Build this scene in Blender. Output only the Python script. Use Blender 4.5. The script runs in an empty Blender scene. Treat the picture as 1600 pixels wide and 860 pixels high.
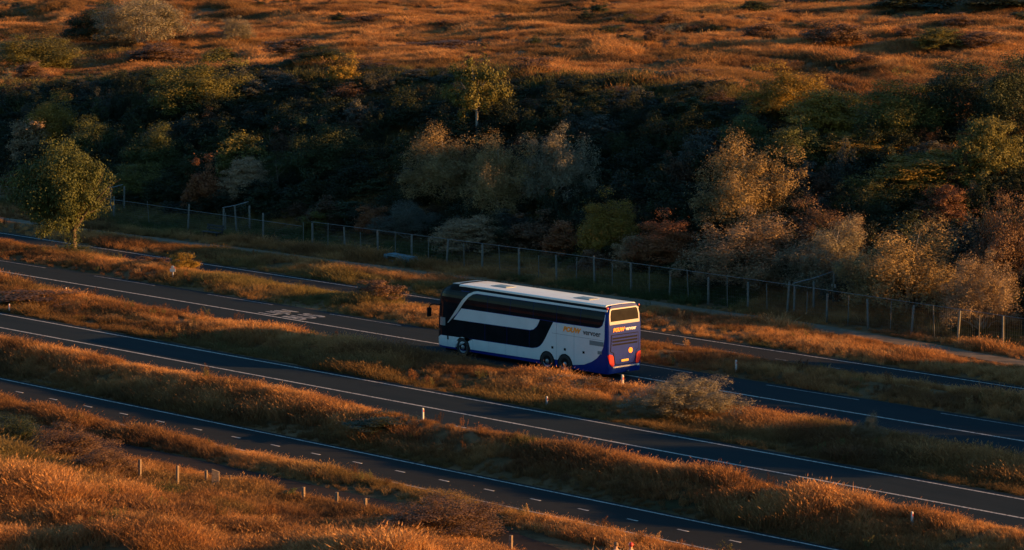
import bpy, bmesh, math, random
import numpy as np
from mathutils import Vector, Matrix

# ---------------------------------------------------------------- camera, sky, sun, exposure
scene = bpy.context.scene
C = scene.collection
VIEW_AZ = math.radians(42.77)      # heading of the lens, measured from the road axis
PITCH = math.atan(722.0 / 5480.0)
fwd = Vector((-math.cos(VIEW_AZ) * math.cos(PITCH), math.sin(VIEW_AZ) * math.cos(PITCH), -math.sin(PITCH)))
cam_data = bpy.data.cameras.new('camera')
cam = bpy.data.objects.new('camera', cam_data)
C.objects.link(cam)
cam.location = (0, 0, 30)
cam.rotation_euler = fwd.to_track_quat('-Z', 'Y').to_euler()
cam_data.sensor_width = 36.0
cam_data.lens = 36.0 * 5480.0 / 1600.0
cam_data.clip_start = 1.0
cam_data.clip_end = 6000.0
scene.camera = cam

SUN_AZ = math.radians(55.0)        # clockwise from +Y
SUN_EL = math.radians(10.2)
world = bpy.data.worlds.new('World')
scene.world = world
world.use_nodes = True
wn = world.node_tree
wn.nodes.clear()
w_out = wn.nodes.new('ShaderNodeOutputWorld')
w_bg = wn.nodes.new('ShaderNodeBackground')
w_sky = wn.nodes.new('ShaderNodeTexSky')
w_sky.sky_type = 'NISHITA'
w_sky.sun_disc = False
w_sky.sun_elevation = SUN_EL
w_sky.sun_rotation = SUN_AZ
w_sky.air_density = 1.0
w_sky.dust_density = 0.2
w_sky.ozone_density = 3.5
w_bg.inputs['Strength'].default_value = 0.07
wn.links.new(w_sky.outputs[0], w_bg.inputs[0])
wn.links.new(w_bg.outputs[0], w_out.inputs[0])

sun_data = bpy.data.lights.new('sun', 'SUN')
sun_data.energy = 5.0
sun_data.angle = math.radians(0.5)
sun_data.color = (1.0, 0.43, 0.12)
sun = bpy.data.objects.new('sun', sun_data)
C.objects.link(sun)
sdir = Vector((math.sin(SUN_AZ) * math.cos(SUN_EL), math.cos(SUN_AZ) * math.cos(SUN_EL), math.sin(SUN_EL)))
sun.rotation_euler = sdir.to_track_quat('Z', 'Y').to_euler()

scene.view_settings.view_transform = 'Standard'
scene.view_settings.look = 'None'
scene.view_settings.gamma = 1.0
scene.view_settings.use_curve_mapping = False
scene.view_settings.exposure = 1.38
scene.view_settings.use_white_balance = True
scene.view_settings.white_balance_temperature = 6100
scene.view_settings.white_balance_tint = -8

rng = np.random.default_rng(7)
R = random.Random(11)

# ---------------------------------------------------------------- helpers
def tag(o, label=None, cat=None, group=None, kind=None):
    if label: o['label'] = label
    if cat: o['category'] = cat
    if group: o['group'] = group
    if kind: o['kind'] = kind
    return o

def link(name, me, mat=None, parent=None):
    o = bpy.data.objects.new(name, me)
    C.objects.link(o)
    if mat is not None:
        if len(me.materials) == 0: me.materials.append(mat)
    if parent is not None: o.parent = parent
    return o

def empty(name, loc, rz=0.0, scale=(1, 1, 1)):
    o = bpy.data.objects.new(name, None)
    C.objects.link(o)
    o.empty_display_size = 0.2
    o.location = loc; o.rotation_euler = (0, 0, rz); o.scale = scale
    return o

def bm_mesh(bm, name, smooth=False):
    me = bpy.data.meshes.new(name)
    bm.to_mesh(me); bm.free()
    if smooth:
        for p in me.polygons: p.use_smooth = True
    return me

def box(bm, c, s, rz=0.0, bevel=0.0, rot=None):
    g = bmesh.ops.create_cube(bm, size=1.0)
    vs = g['verts']
    M = Matrix.Translation(Vector(c)) @ (rot if rot is not None else Matrix.Rotation(rz, 4, 'Z')) @ Matrix.Diagonal((s[0], s[1], s[2], 1))
    bmesh.ops.transform(bm, matrix=M, verts=vs)
    if bevel > 0:
        es = list({e for v in vs for e in v.link_edges})
        bmesh.ops.bevel(bm, geom=es, offset=bevel, segments=2, affect='EDGES', profile=0.6)

def tube(bm, pts, radii, n=7, cap=True):
    rings = []
    for i, p in enumerate(pts):
        p = Vector(p)
        a = Vector(pts[max(i - 1, 0)]); b = Vector(pts[min(i + 1, len(pts) - 1)])
        d = (b - a).normalized()
        u = d.orthogonal().normalized(); v = d.cross(u)
        rings.append([bm.verts.new(p + (u * math.cos(2 * math.pi * k / n) + v * math.sin(2 * math.pi * k / n)) * radii[i]) for k in range(n)])
    for r0, r1 in zip(rings[:-1], rings[1:]):
        # align start index
        best = min(range(n), key=lambda s: sum((r0[k].co - r1[(k + s) % n].co).length for k in range(0, n, 2)))
        r1[:] = r1[best:] + r1[:best]
        for k in range(n):
            bm.faces.new((r0[k], r0[(k + 1) % n], r1[(k + 1) % n], r1[k]))
    if cap:
        bm.faces.new(rings[0][::-1]); bm.faces.new(rings[-1])

def lathe(bm, prof, n=24, M=None):
    """prof: list of (radius, axial) turned about local Y axis (axial along Y)."""
    rings = []
    for r, a in prof:
        if r < 1e-5:
            v = bm.verts.new((0, a, 0)); rings.append([v])
        else:
            rings.append([bm.verts.new((r * math.cos(2 * math.pi * k / n), a, r * math.sin(2 * math.pi * k / n))) for k in range(n)])
    for r0, r1 in zip(rings[:-1], rings[1:]):
        for k in range(n):
            q = [r0[k % len(r0)], r0[(k + 1) % len(r0)], r1[(k + 1) % len(r1)], r1[k % len(r1)]]
            u = []
            for v in q:
                if v not in u: u.append(v)
            if len(u) >= 3: bm.faces.new(u)
    if M is not None: bmesh.ops.transform(bm, matrix=M, verts=bm.verts[:])
    bmesh.ops.recalc_face_normals(bm, faces=bm.faces[:])

def _hash(ix, iy, s):
    h = (ix.astype(np.int64) * 374761393 + iy.astype(np.int64) * 668265263 + s * 974634771) & 0x7fffffff
    h = ((h ^ (h >> 13)) * 1274126177) & 0x7fffffff
    h = h ^ (h >> 16)
    return (h & 0xffff) / 65535.0

def vnoise(x, y, s=0):
    x = np.asarray(x, float); y = np.asarray(y, float)
    ix = np.floor(x); iy = np.floor(y); fx = x - ix; fy = y - iy
    fx = fx * fx * (3 - 2 * fx); fy = fy * fy * (3 - 2 * fy)
    a = _hash(ix, iy, s); b = _hash(ix + 1, iy, s); c = _hash(ix, iy + 1, s); d = _hash(ix + 1, iy + 1, s)
    return (a * (1 - fx) + b * fx) * (1 - fy) + (c * (1 - fx) + d * fx) * fy

def fbm(x, y, s=0, o=3):
    t = 0.0; a = 0.5; n = 0.0
    for k in range(o):
        t = t + a * vnoise(np.asarray(x) * 2 ** k, np.asarray(y) * 2 ** k, s + k * 17); n += a; a *= 0.5
    return t / n

def sstep(a, b, v):
    t = np.clip((v - a) / (b - a), 0, 1)
    return t * t * (3 - 2 * t)

# ---------------------------------------------------------------- lie of the land (X along the road, Y across it, away from the lens)
HX = [-420, -330, -271, -251, -233, -216, -201, -174, -161, -148, -112, -60]
HE = [2.5, 3.0, 4.6, 6.4, 8.3, 9.0, 9.3, 9.4, 9.3, 8.8, 2.6, 2.0]
def path_y(x):
    return np.interp(x, [-300, -230, -204, -188, -170, -153, -137, -120, -80, 0], [142.0, 146.6, 148.6, 149.9, 150.9, 151.7, 151.9, 149.8, 145, 140])
def fence_y(x):
    return np.interp(x, [-300, -222, -210, -186, -160, -141, -124, -100, -60], [150, 153.6, 154.0, 153.6, 154.1, 153.8, 153.0, 151.9, 150])

def cycle_y(x):
    return np.interp(x, [-900, -114.8, -109.7, -105.6, -101.5, -96.4, -72, 200], [100.35, 100.35, 100.0, 99.1, 97.6, 95.1, 82, -60])

def bump(y, a, b):
    t = np.clip((y - a) / (b - a), 0, 1)
    return np.sin(np.pi * t) ** 2

def terrain(x, y):
    x = np.asarray(x, float); y = np.asarray(y, float)
    E = np.interp(x, HX, HE)
    t = sstep(153.5, 187, y) ** 0.9
    z = E * t + 0.042 * np.clip(y - 187, 0, 70)
    pl = sstep(178, 196, y)
    z = z + pl * ((fbm(x / 30, y / 19, 3) - 0.5) * 3.9 + (fbm(x / 9, y / 6, 5) - 0.5) * 1.1)
    z = z + t * (1 - pl) * (fbm(x / 9, y / 9, 8) - 0.5) * 1.6
    far = sstep(250, 420, y)
    z = z + far * (fbm(x / 90, y / 90, 31) * 14 - 4)
    along = 0.55 + 0.75 * fbm(x / 14, y / 20, 21, 2)
    low = -0.75 * (1 - sstep(108.8, 111.9, y))      # service road and near dune lie a little lower than the carriageways
    z = z + low + 0.34 * bump(y, 110.6, 113.9) * along * np.where(y < 113.2, 1, 0)
    z = z + (0.34 * bump(y, 122.6, 127.7) * along - 0.20 * bump(y, 120.2, 123.4)) * np.where((y > 120.2) & (y < 127.6), 1, 0)
    z = z + 0.34 * bump(y, 135.0, 140.3) * along
    z = z + 0.22 * bump(y, 144.2, 149.0) * along
    z = z + 0.16 * bump(y, 101.7, 104.0)
    fg = sstep(97.4, 87, y)
    z = z + fg * (1.0 + (fbm(x / 8, y / 5.5, 14) - 0.5) * 3.6) + 6.0 * sstep(86, 30, y)
    d = np.abs(y - path_y(x)); dc = np.abs(y - cycle_y(x))
    z = (z - low) * (1 - np.exp(-(dc / 1.5) ** 6)) + low - 0.06 * np.exp(-(dc / 1.05) ** 6)
    return z - 0.05 * np.exp(-(d / 1.0) ** 4)

ROADS = [(104.2, 108.6), (113.1, 120.15), (127.6, 134.7), (140.55, 143.7)]
def on_road(y, m=0.0):
    r = np.zeros(np.shape(y), bool)
    for a, b in ROADS: r |= (y > a - m) & (y < b + m)
    return r

# ---------------------------------------------------------------- materials
def new_mat(name):
    m = bpy.data.materials.new(name); m.use_nodes = True
    nt = m.node_tree; nt.nodes.clear()
    o = nt.nodes.new('ShaderNodeOutputMaterial')
    b = nt.nodes.new('ShaderNodeBsdfPrincipled')
    nt.links.new(b.outputs[0], o.inputs[0])
    return m, nt, b, o

def ramp(nt, fac, stops):
    r = nt.nodes.new('ShaderNodeValToRGB')
    while len(r.color_ramp.elements) < len(stops): r.color_ramp.elements.new(0.5)
    for e, (p, c) in zip(r.color_ramp.elements, stops):
        e.position = p; e.color = (c[0], c[1], c[2], 1)
    nt.links.new(fac, r.inputs[0])
    return r

def noise(nt, scale, detail=4, rough=0.6, coord=None, stretch=None):
    n = nt.nodes.new('ShaderNodeTexNoise')
    n.inputs['Scale'].default_value = scale; n.inputs['Detail'].default_value = detail; n.inputs['Roughness'].default_value = rough
    tc = nt.nodes.new('ShaderNodeTexCoord')
    src = tc.outputs['Object']
    if stretch:
        mp = nt.nodes.new('ShaderNodeMapping'); mp.inputs['Scale'].default_value = stretch
        nt.links.new(src, mp.inputs[0]); src = mp.outputs[0]
    nt.links.new(src, n.inputs['Vector'])
    return n

def add_bump(nt, b, fac, strength, dist):
    bp = nt.nodes.new('ShaderNodeBump'); bp.inputs['Strength'].default_value = strength; bp.inputs['Distance'].default_value = dist
    nt.links.new(fac, bp.inputs['Height']); nt.links.new(bp.outputs[0], b.inputs['Normal'])

def plain(name, col, rough=0.5, metal=0.0, var=0.12, scale=3.0, coat=0.0, spec=0.5, bump_s=0.0):
    m, nt, b, o = new_mat(name)
    n = noise(nt, scale, 5)
    lo = [c * (1 - var) for c in col]; hi = [min(c * (1 + var), 1) for c in col]
    r = ramp(nt, n.outputs[0], [(0.3, lo), (0.7, hi)])
    nt.links.new(r.outputs[0], b.inputs['Base Color'])
    b.inputs['Roughness'].default_value = rough; b.inputs['Metallic'].default_value = metal
    b.inputs['Specular IOR Level'].default_value = spec
    if coat: b.inputs['Coat Weight'].default_value = coat; b.inputs['Coat Roughness'].default_value = 0.08
    if bump_s: add_bump(nt, b, n.outputs[0], bump_s, 0.02)
    return m

def ground_mat():
    m, nt, b, o = new_mat('dune_soil')
    n1 = noise(nt, 0.16, 6, 0.62); n2 = noise(nt, 1.6, 6, 0.7)
    r1 = ramp(nt, n1.outputs[0], [(0.30, (0.055, 0.05, 0.022)), (0.48, (0.15, 0.095, 0.045)), (0.66, (0.26, 0.155, 0.075))])
    r2 = ramp(nt, n2.outputs[0], [(0.25, (0.45, 0.45, 0.45)), (0.75, (1.15, 1.15, 1.15))])
    mx = nt.nodes.new('ShaderNodeMix'); mx.data_type = 'RGBA'; mx.blend_type = 'MULTIPLY'; mx.inputs[0].default_value = 1.0
    nt.links.new(r1.outputs[0], mx.inputs[6]); nt.links.new(r2.outputs[0], mx.inputs[7])
    nt.links.new(mx.outputs[2], b.inputs['Base Color'])
    b.inputs['Roughness'].default_value = 0.95; b.inputs['Specular IOR Level'].default_value = 0.1
    add_bump(nt, b, n2.outputs[0], 0.8, 0.15)
    return m

def asphalt(name, c0, c1):
    m, nt, b, o = new_mat(name)
    n1 = noise(nt, 0.5, 5, 0.65, stretch=(0.12, 1.6, 1)); n2 = noise(nt, 40, 3, 0.6)
    n3 = noise(nt, 0.35, 6, 0.7, stretch=(0.35, 1.0, 1))
    md = nt.nodes.new('ShaderNodeMath'); md.operation = 'MULTIPLY_ADD'; md.inputs[1].default_value = 0.55; md.inputs[2].default_value = 0.22
    ad = nt.nodes.new('ShaderNodeMath'); ad.operation = 'MULTIPLY_ADD'; ad.inputs[1].default_value = 0.5
    nt.links.new(n3.outputs[0], md.inputs[0]); nt.links.new(n1.outputs[0], ad.inputs[0]); nt.links.new(md.outputs[0], ad.inputs[2])
    r = ramp(nt, ad.outputs[0], [(0.52, c0), (0.78, c1)])
    r2 = ramp(nt, n2.outputs[0], [(0.3, (0.75, 0.75, 0.75)), (0.7, (1.2, 1.2, 1.2))])
    mx = nt.nodes.new('ShaderNodeMix'); mx.data_type = 'RGBA'; mx.blend_type = 'MULTIPLY'; mx.inputs[0].default_value = 1.0
    nt.links.new(r.outputs[0], mx.inputs[6]); nt.links.new(r2.outputs[0], mx.inputs[7])
    nt.links.new(mx.outputs[2], b.inputs['Base Color'])
    b.inputs['Roughness'].default_value = 0.95; b.inputs['Specular IOR Level'].default_value = 0.06
    add_bump(nt, b, n2.outputs[0], 0.3, 0.01)
    return m

def worn_paint(name, col):
    m, nt, b, o = new_mat(name)
    n = noise(nt, 6, 5, 0.7)
    r = ramp(nt, n.outputs[0], [(0.38, [c * 0.3 for c in col]), (0.55, col), (0.8, [min(1, c * 1.1) for c in col])])
    nt.links.new(r.outputs[0], b.inputs['Base Color']); b.inputs['Roughness'].default_value = 0.7
    return m

def grass_mat(name):
    """Blade colour comes from the tuft's own tint."""
    m, nt, b, o = new_mat(name)
    at = nt.nodes.new('ShaderNodeAttribute'); at.attribute_type = 'INSTANCER'; at.attribute_name = 'tint'
    rv = nt.nodes.new('ShaderNodeAttribute'); rv.attribute_name = 'rnd'
    hs = nt.nodes.new('ShaderNodeHueSaturation')
    mr = nt.nodes.new('ShaderNodeMapRange'); mr.inputs[3].default_value = 0.8; mr.inputs[4].default_value = 1.2
    nt.links.new(rv.outputs['Fac'], mr.inputs[0]); nt.links.new(mr.outputs[0], hs.inputs['Value'])
    nt.links.new(at.outputs['Color'], hs.inputs['Color'])
    nt.links.new(hs.outputs[0], b.inputs['Base Color'])
    b.inputs['Roughness'].default_value = 0.75; b.inputs['Specular IOR Level'].default_value = 0.15
    tr = nt.nodes.new('ShaderNodeBsdfTranslucent'); nt.links.new(hs.outputs[0], tr.inputs[0])
    mix = nt.nodes.new('ShaderNodeMixShader'); mix.inputs[0].default_value = 0.3
    nt.links.new(b.outputs[0], mix.inputs[1]); nt.links.new(tr.outputs[0], mix.inputs[2]); nt.links.new(mix.outputs[0], o.inputs[0])
    return m

def leaf_mat(name, instancer=False):
    """Leaf colour is the plant's own object colour, varied leaf by leaf."""
    m, nt, b, o = new_mat(name)
    if instancer:
        at = nt.nodes.new('ShaderNodeAttribute'); at.attribute_type = 'INSTANCER'; at.attribute_name = 'tint'; csrc = at.outputs['Color']
    else:
        oi = nt.nodes.new('ShaderNodeObjectInfo'); csrc = oi.outputs['Color']
    rv = nt.nodes.new('ShaderNodeAttribute'); rv.attribute_name = 'rnd'
    hs = nt.nodes.new('ShaderNodeHueSaturation')
    mr = nt.nodes.new('ShaderNodeMapRange'); mr.inputs[3].default_value = 0.72; mr.inputs[4].default_value = 1.28
    nt.links.new(rv.outputs['Fac'], mr.inputs[0]); nt.links.new(mr.outputs[0], hs.inputs['Value'])
    nt.links.new(csrc, hs.inputs['Color']); nt.links.new(hs.outputs[0], b.inputs['Base Color'])
    b.inputs['Roughness'].default_value = 0.6; b.inputs['Specular IOR Level'].default_value = 0.25
    tr = nt.nodes.new('ShaderNodeBsdfTranslucent'); nt.links.new(hs.outputs[0], tr.inputs[0])
    mix = nt.nodes.new('ShaderNodeMixShader'); mix.inputs[0].default_value = 0.16
    nt.links.new(b.outputs[0], mix.inputs[1]); nt.links.new(tr.outputs[0], mix.inputs[2]); nt.links.new(mix.outputs[0], o.inputs[0])
    return m

def glass_mat(name, col=(0.006, 0.008, 0.010), rough=0.06):
    m, nt, b, o = new_mat(name)
    n = noise(nt, 1.2, 2)
    r = ramp(nt, n.outputs[0], [(0.3, col), (0.8, [c * 1.8 for c in col])])
    nt.links.new(r.outputs[0], b.inputs['Base Color'])
    b.inputs['Roughness'].default_value = rough; b.inputs['Specular IOR Level'].default_value = 0.07
    return m

M = dict(
    soil=ground_mat(),
    road=asphalt('asphalt', (0.012, 0.0215, 0.028), (0.021, 0.030, 0.0355)),
    service=asphalt('old_asphalt', (0.016, 0.021, 0.024), (0.026, 0.030, 0.032)),
    cycle=asphalt('red_brown_asphalt', (0.022, 0.019, 0.018), (0.036, 0.030, 0.028)),
    sand=plain('sand', (0.17, 0.135, 0.095), 0.95, var=0.3, scale=1.2, spec=0.1, bump_s=0.5),
    paint=worn_paint('road_paint', (0.50, 0.485, 0.45)),
    letter=worn_paint('thin_road_paint', (0.34, 0.34, 0.33)),
    paint_dim=worn_paint('faded_road_paint', (0.20, 0.20, 0.20)),
    grass=grass_mat('dry_grass_blades'),
    leaf=leaf_mat('leaves'), leaf_i=leaf_mat('thicket_leaves', True),
    bark=plain('bark', (0.11, 0.085, 0.06), 0.9, var=0.4, scale=9, spec=0.1, bump_s=0.6),
    palebark=plain('pale_bark', (0.36, 0.31, 0.26), 0.9, var=0.3, scale=9, spec=0.1, bump_s=0.6),
    wood=plain('weathered_wood', (0.21, 0.155, 0.11), 0.9, var=0.3, scale=7, spec=0.1, bump_s=0.4),
    greywood=plain('grey_fence_wood', (0.16, 0.15, 0.13), 0.9, var=0.3, scale=7, spec=0.1, bump_s=0.4),
    wire=plain('galvanised_wire', (0.16, 0.17, 0.18), 0.6, metal=0.0),
    white_post=plain('white_plastic', (0.50, 0.48, 0.45), 0.5, var=0.1),
    red_plastic=plain('red_reflector', (0.55, 0.04, 0.03), 0.3),
    bench=plain('dark_stained_wood', (0.018, 0.018, 0.02), 0.7, var=0.4),
    block=plain('blue_grey_concrete', (0.13, 0.19, 0.22), 0.85, var=0.25, scale=4),
    palegrey=plain('pale_grey_board', (0.34, 0.35, 0.34), 0.85, var=0.2),
)

# ---------------------------------------------------------------- ground sheet
def axis(lo, hi, core_lo, core_hi, step, grow=1.35):
    c = list(np.arange(core_lo, core_hi + 1e-6, step))
    s = step; v = core_hi
    while v < hi: s *= grow; v = min(v + s, hi); c.append(v)
    s = step; v = core_lo; pre = []
    while v > lo: s *= grow; v = max(v - s, lo); pre.append(v)
    return np.array(pre[::-1] + c)
gx = axis(-3500, 2500, -320, -70, 1.0)
gy_core = np.concatenate([np.arange(74, 98, 0.7), np.arange(98, 157, 0.3), np.arange(157, 290, 0.8)])
gy = np.concatenate([axis(-600, 73.5, 60, 73.5, 3.0), gy_core, axis(290.5, 4000, 290.5, 300, 2.0)])
gy = np.unique(np.round(gy, 3))
XX, YY = np.meshgrid(gx, gy)
ZZ = terrain(XX, YY)
ZZ = np.where(on_road(YY, -0.05), np.where(YY < 109, -0.81, -0.06), ZZ)
nx, ny = len(gx), len(gy)
verts = np.stack([XX.ravel(), YY.ravel(), ZZ.ravel()], 1)
ii = (np.arange(ny - 1)[:, None] * nx + np.arange(nx - 1)[None, :]).ravel()
faces = np.stack([ii, ii + 1, ii + nx + 1, ii + nx], 1)
me = bpy.data.meshes.new('ground')
me.from_pydata(verts.tolist(), [], faces.tolist())
me.polygons.foreach_set('use_smooth', np.ones(len(faces), bool))
tag(link('ground', me, M['soil']), kind='structure')

# ---------------------------------------------------------------- roads, cycle paths, sand path
def strip(name, mat, xs, y0, y1, z0, z1, parent=None, follow=None):
    """A slab with real edges running along X; y0/y1 may be functions of x."""
    bm = bmesh.new(); rows = []
    f0 = y0 if callable(y0) else (lambda x: y0); f1 = y1 if callable(y1) else (lambda x: y1)
    for x in xs:
        a, b = f0(x), f1(x)
        dz = float(follow(x, (a + b) / 2)) if follow else 0.0
        rows.append([bm.verts.new((x, a, z0 + dz)), bm.verts.new((x, a, z1 + dz)), bm.verts.new((x, b, z1 + dz)), bm.verts.new((x, b, z0 + dz))])
    for r, s in zip(rows[:-1], rows[1:]):
        for k in range(3): bm.faces.new((r[k], s[k], s[k + 1], r[k + 1]))
    bm.faces.new(rows[0]); bm.faces.new(rows[-1][::-1])
    bmesh.ops.recalc_face_normals(bm, faces=bm.faces[:])
    return link(name, bm_mesh(bm, name), mat, parent)

RX = [-900, -300, -230, -180, -130, -80, 500]
near_road = tag(strip('near_carriageway', M['road'], RX, 113.1, 120.15, -0.3, 0.02), kind='structure')
far_road = tag(strip('far_carriageway', M['road'], RX, 127.6, 134.7, -0.3, 0.02), kind='structure')
service_road = tag(strip('service_road', M['service'], RX, 104.2, 108.6, -1.05, -0.73), kind='structure')
cycle_near = tag(strip('near_cycle_path', M['cycle'], [-900, -300, -150, -123, -115, -112, -109.7, -107.5, -105.6, -103.5, -101.5, -99, -96.4, -82, -72], lambda x: float(cycle_y(x)) - 0.97, lambda x: float(cycle_y(x)) + 0.97, -1.05, -0.73), kind='structure')
cycle_far = tag(strip('far_cycle_path', M['service'], RX, 140.55, 143.7, -0.3, 0.02), kind='structure')
px_ = np.arange(-300, -60, 2.0)
sand_path = tag(strip('sand_path', M['sand'], px_, lambda x: float(path_y(x)) - 0.85 + 0.12 * math.sin(x * 0.7), lambda x: float(path_y(x)) + 0.85 + 0.12 * math.sin(x * 0.53 + 1), -0.3, 0.05, follow=lambda x, y: terrain(x, y)), kind='structure')

LT = (0.0201, 0.026)
LX = [-400, -300, -200, -100, 100]
def line(road, y, w, xs=LX, mat='paint', name='edge_line', dz=0.0):
    strip(name, M[mat], xs, y - w / 2, y + w / 2, LT[0] + dz, LT[1] + dz, road)
line(near_road, 119.65, 0.13); line(near_road, 116.4, 0.15, name='centre_line')
line(far_road, 131.05, 0.15, name='centre_line')
line(service_road, 108.28, 0.12, dz=-0.75); line(service_road, 104.45, 0.11, dz=-0.75)
line(cycle_far, 143.2, 0.10)
def dashes(road, y, w, x0, x1, step, ln, mat, name='dash_line', dz=0.0):
    src = None; x = x0
    while x < x1:
        if src is None:
            src = strip(name, M[mat], [-ln / 2, ln / 2], -w / 2, w / 2, LT[0], LT[1], road); src.location = (x, y, dz)
        else:
            o = src.copy(); C.objects.link(o); o.location = (x, y, dz)
        x += step
dashes(near_road, 113.75, 0.12, -210, -85, 12.0, 3.0, 'paint')
dashes(far_road, 134.2, 0.12, -230, -95, 12.0, 6.5, 'paint_dim')
dashes(far_road, 128.05, 0.12, -230, -95, 12.0, 6.5, 'paint_dim')
dashes(service_road, 106.45, 0.11, -157.0, -90, 3.106, 0.66, 'paint', dz=-0.75)
dashes(cycle_far, 141.1, 0.10, -232, -108, 3.9, 0.9, 'paint_dim')

def text_mesh(txt, size, shear=0.0, offset=0.0, extrude=0.0, align='LEFT', space=1.0):
    cu = bpy.data.curves.new('text', 'FONT'); cu.body = txt; cu.size = size; cu.shear = shear; cu.offset = offset; cu.extrude = extrude
    cu.align_x = align; cu.space_character = space; cu.resolution_u = 3
    t = bpy.data.objects.new('text', cu); C.objects.link(t)
    bpy.context.view_layer.update()
    dg = bpy.context.evaluated_depsgraph_get()
    me = bpy.data.meshes.new_from_object(t.evaluated_get(dg), depsgraph=dg)
    bpy.data.objects.remove(t); bpy.data.curves.remove(cu)
    return me

def fit_text(me, w, h):
    co = np.empty(len(me.vertices) * 3); me.vertices.foreach_get('co', co); co = co.reshape(-1, 3)
    mn, mxx = co.min(0), co.max(0)
    co[:, 0] = (co[:, 0] - mn[0]) / (mxx[0] - mn[0]) * w; co[:, 1] = (co[:, 1] - mn[1]) / (mxx[1] - mn[1]) * h
    me.vertices.foreach_set('co', co.ravel()); me.update()
    return me
# bus lane lettering, read by traffic heading towards -X; each word is a painted part of the road
for word, x_near, ln in (('LIJN', -162.75, 2.0), ('BUS', -160.5, 2.0)):
    mt = fit_text(text_mesh(word, 1.0, offset=0.02, extrude=0.002, space=1.1), 2.0, ln)
    o = link('lane_lettering', mt, M['letter'], far_road)
    o.rotation_euler = (0, 0, math.pi / 2); o.location = (x_near, 131.4, 0.0225)

# ---------------------------------------------------------------- grass (scattered tufts)
def blades_mesh(name, n, rad, h, w, lean, seed, heads=0.25, flat=0.0):
    g = np.random.default_rng(seed); V = []; F = []; rnd = []
    for i in range(n):
        a = g.uniform(0, 2 * math.pi); r = rad * math.sqrt(g.uniform())
        bx, by = r * math.cos(a), r * math.sin(a)
        hh = h * g.uniform(0.55, 1.15); dirx = g.uniform(0, 2 * math.pi)
        ln = lean * g.uniform(0.3, 1.3) * hh
        dx, dy = math.cos(dirx) * ln - 0.10 * hh, math.sin(dirx) * ln - 0.08 * hh
        wa = g.uniform(0, math.pi); wx, wy = math.cos(wa) * w, math.sin(wa) * w
        k = len(V); mid = 0.55
        V += [(bx - wx, by - wy, -0.06), (bx + wx, by + wy, -0.06), (bx + dx * 0.35 + wx * 0.9, by + dy * 0.35 + wy * 0.9, hh * mid), (bx + dx * 0.35 - wx * 0.9, by + dy * 0.35 - wy * 0.9, hh * mid), (bx + dx, by + dy, hh)]
        F += [(k, k + 1, k + 2, k + 3), (k + 3, k + 2, k + 4)]; c = g.uniform(); rnd += [c, c]
        if g.uniform() < heads:
            k = len(V); sx, sy = bx + dx, by + dy
            V += [(sx - wx * 1.3, sy - wy * 1.3, hh - 0.02), (sx + wx * 1.3, sy + wy * 1.3, hh - 0.02), (sx + dx * 0.15, sy + dy * 0.15, hh + 0.12 * h)]
            F += [(k, k + 1, k + 2)]; rnd += [min(1, c + 0.4)]
    me = bpy.data.meshes.new(name); me.from_pydata(V, [], F)
    at = me.attributes.new('rnd', 'FLOAT', 'FACE'); at.data.foreach_set('value', np.array(rnd, float))
    me.materials.append(M['grass'])
    return me

tuft_col = bpy.data.collections.new('tuft_shapes')
for i in range(5):
    tuft_col.objects.link(bpy.data.objects.new('tuft_a%d' % i, blades_mesh('tuft', 70, 0.34, 0.62, 0.009, 0.5, 40 + i)))
low_col = bpy.data.collections.new('low_tuft_shapes')
for i in range(4):
    low_col.objects.link(bpy.data.objects.new('tuft_b%d' % i, blades_mesh('low_tuft', 40, 0.34, 0.30, 0.014, 0.9, 60 + i, 0.1)))

def scatter(name, pts, scl, rotz, idx, tint, col, tilt=None):
    me = bpy.data.meshes.new(name); me.from_pydata(pts.tolist(), [], [])
    n = len(pts)
    def put(nm, ty, arr, key):
        a = me.attributes.new(nm, ty, 'POINT'); a.data.foreach_set(key, np.ascontiguousarray(arr, dtype=np.float32 if ty != 'INT' else np.int32).ravel())
    rot = np.zeros((n, 3)); rot[:, 2] = rotz
    if tilt is not None: rot[:, :2] = tilt
    put('rot', 'FLOAT_VECTOR', rot, 'vector'); put('scl', 'FLOAT_VECTOR', scl, 'vector'); put('idx', 'INT', idx, 'value')
    put('tint', 'FLOAT_COLOR', np.concatenate([tint, np.ones((n, 1))], 1), 'color')
    o = link(name, me)
    ng = bpy.data.node_groups.new(name + '_scatter', 'GeometryNodeTree')
    ng.interface.new_socket('Geometry', in_out='INPUT', socket_type='NodeSocketGeometry')
    ng.interface.new_socket('Geometry', in_out='OUTPUT', socket_type='NodeSocketGeometry')
    gi = ng.nodes.new('NodeGroupInput'); go = ng.nodes.new('NodeGroupOutput')
    ci = ng.nodes.new('GeometryNodeCollectionInfo'); ci.inputs[0].default_value = col; ci.inputs['Separate Children'].default_value = True; ci.inputs['Reset Children'].default_value = True
    mp = ng.nodes.new('GeometryNodeMeshToPoints'); ip = ng.nodes.new('GeometryNodeInstanceOnPoints')
    ip.inputs['Pick Instance'].default_value = True
    def na(nm, ty):
        q = ng.nodes.new('GeometryNodeInputNamedAttribute'); q.data_type = ty; q.inputs[0].default_value = nm
        return next(s for s in q.outputs if s.enabled and s.name == 'Attribute')
    ng.links.new(gi.outputs[0], mp.inputs[0]); ng.links.new(mp.outputs[0], ip.inputs['Points'])
    ng.links.new(ci.outputs[0], ip.inputs['Instance'])
    ng.links.new(na('rot', 'FLOAT_VECTOR'), ip.inputs['Rotation']); ng.links.new(na('scl', 'FLOAT_VECTOR'), ip.inputs['Scale']); ng.links.new(na('idx', 'INT'), ip.inputs['Instance Index'])
    ng.links.new(ip.outputs[0], go.inputs[0])
    md = o.modifiers.new('scatter', 'NODES'); md.node_group = ng
    return o

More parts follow.
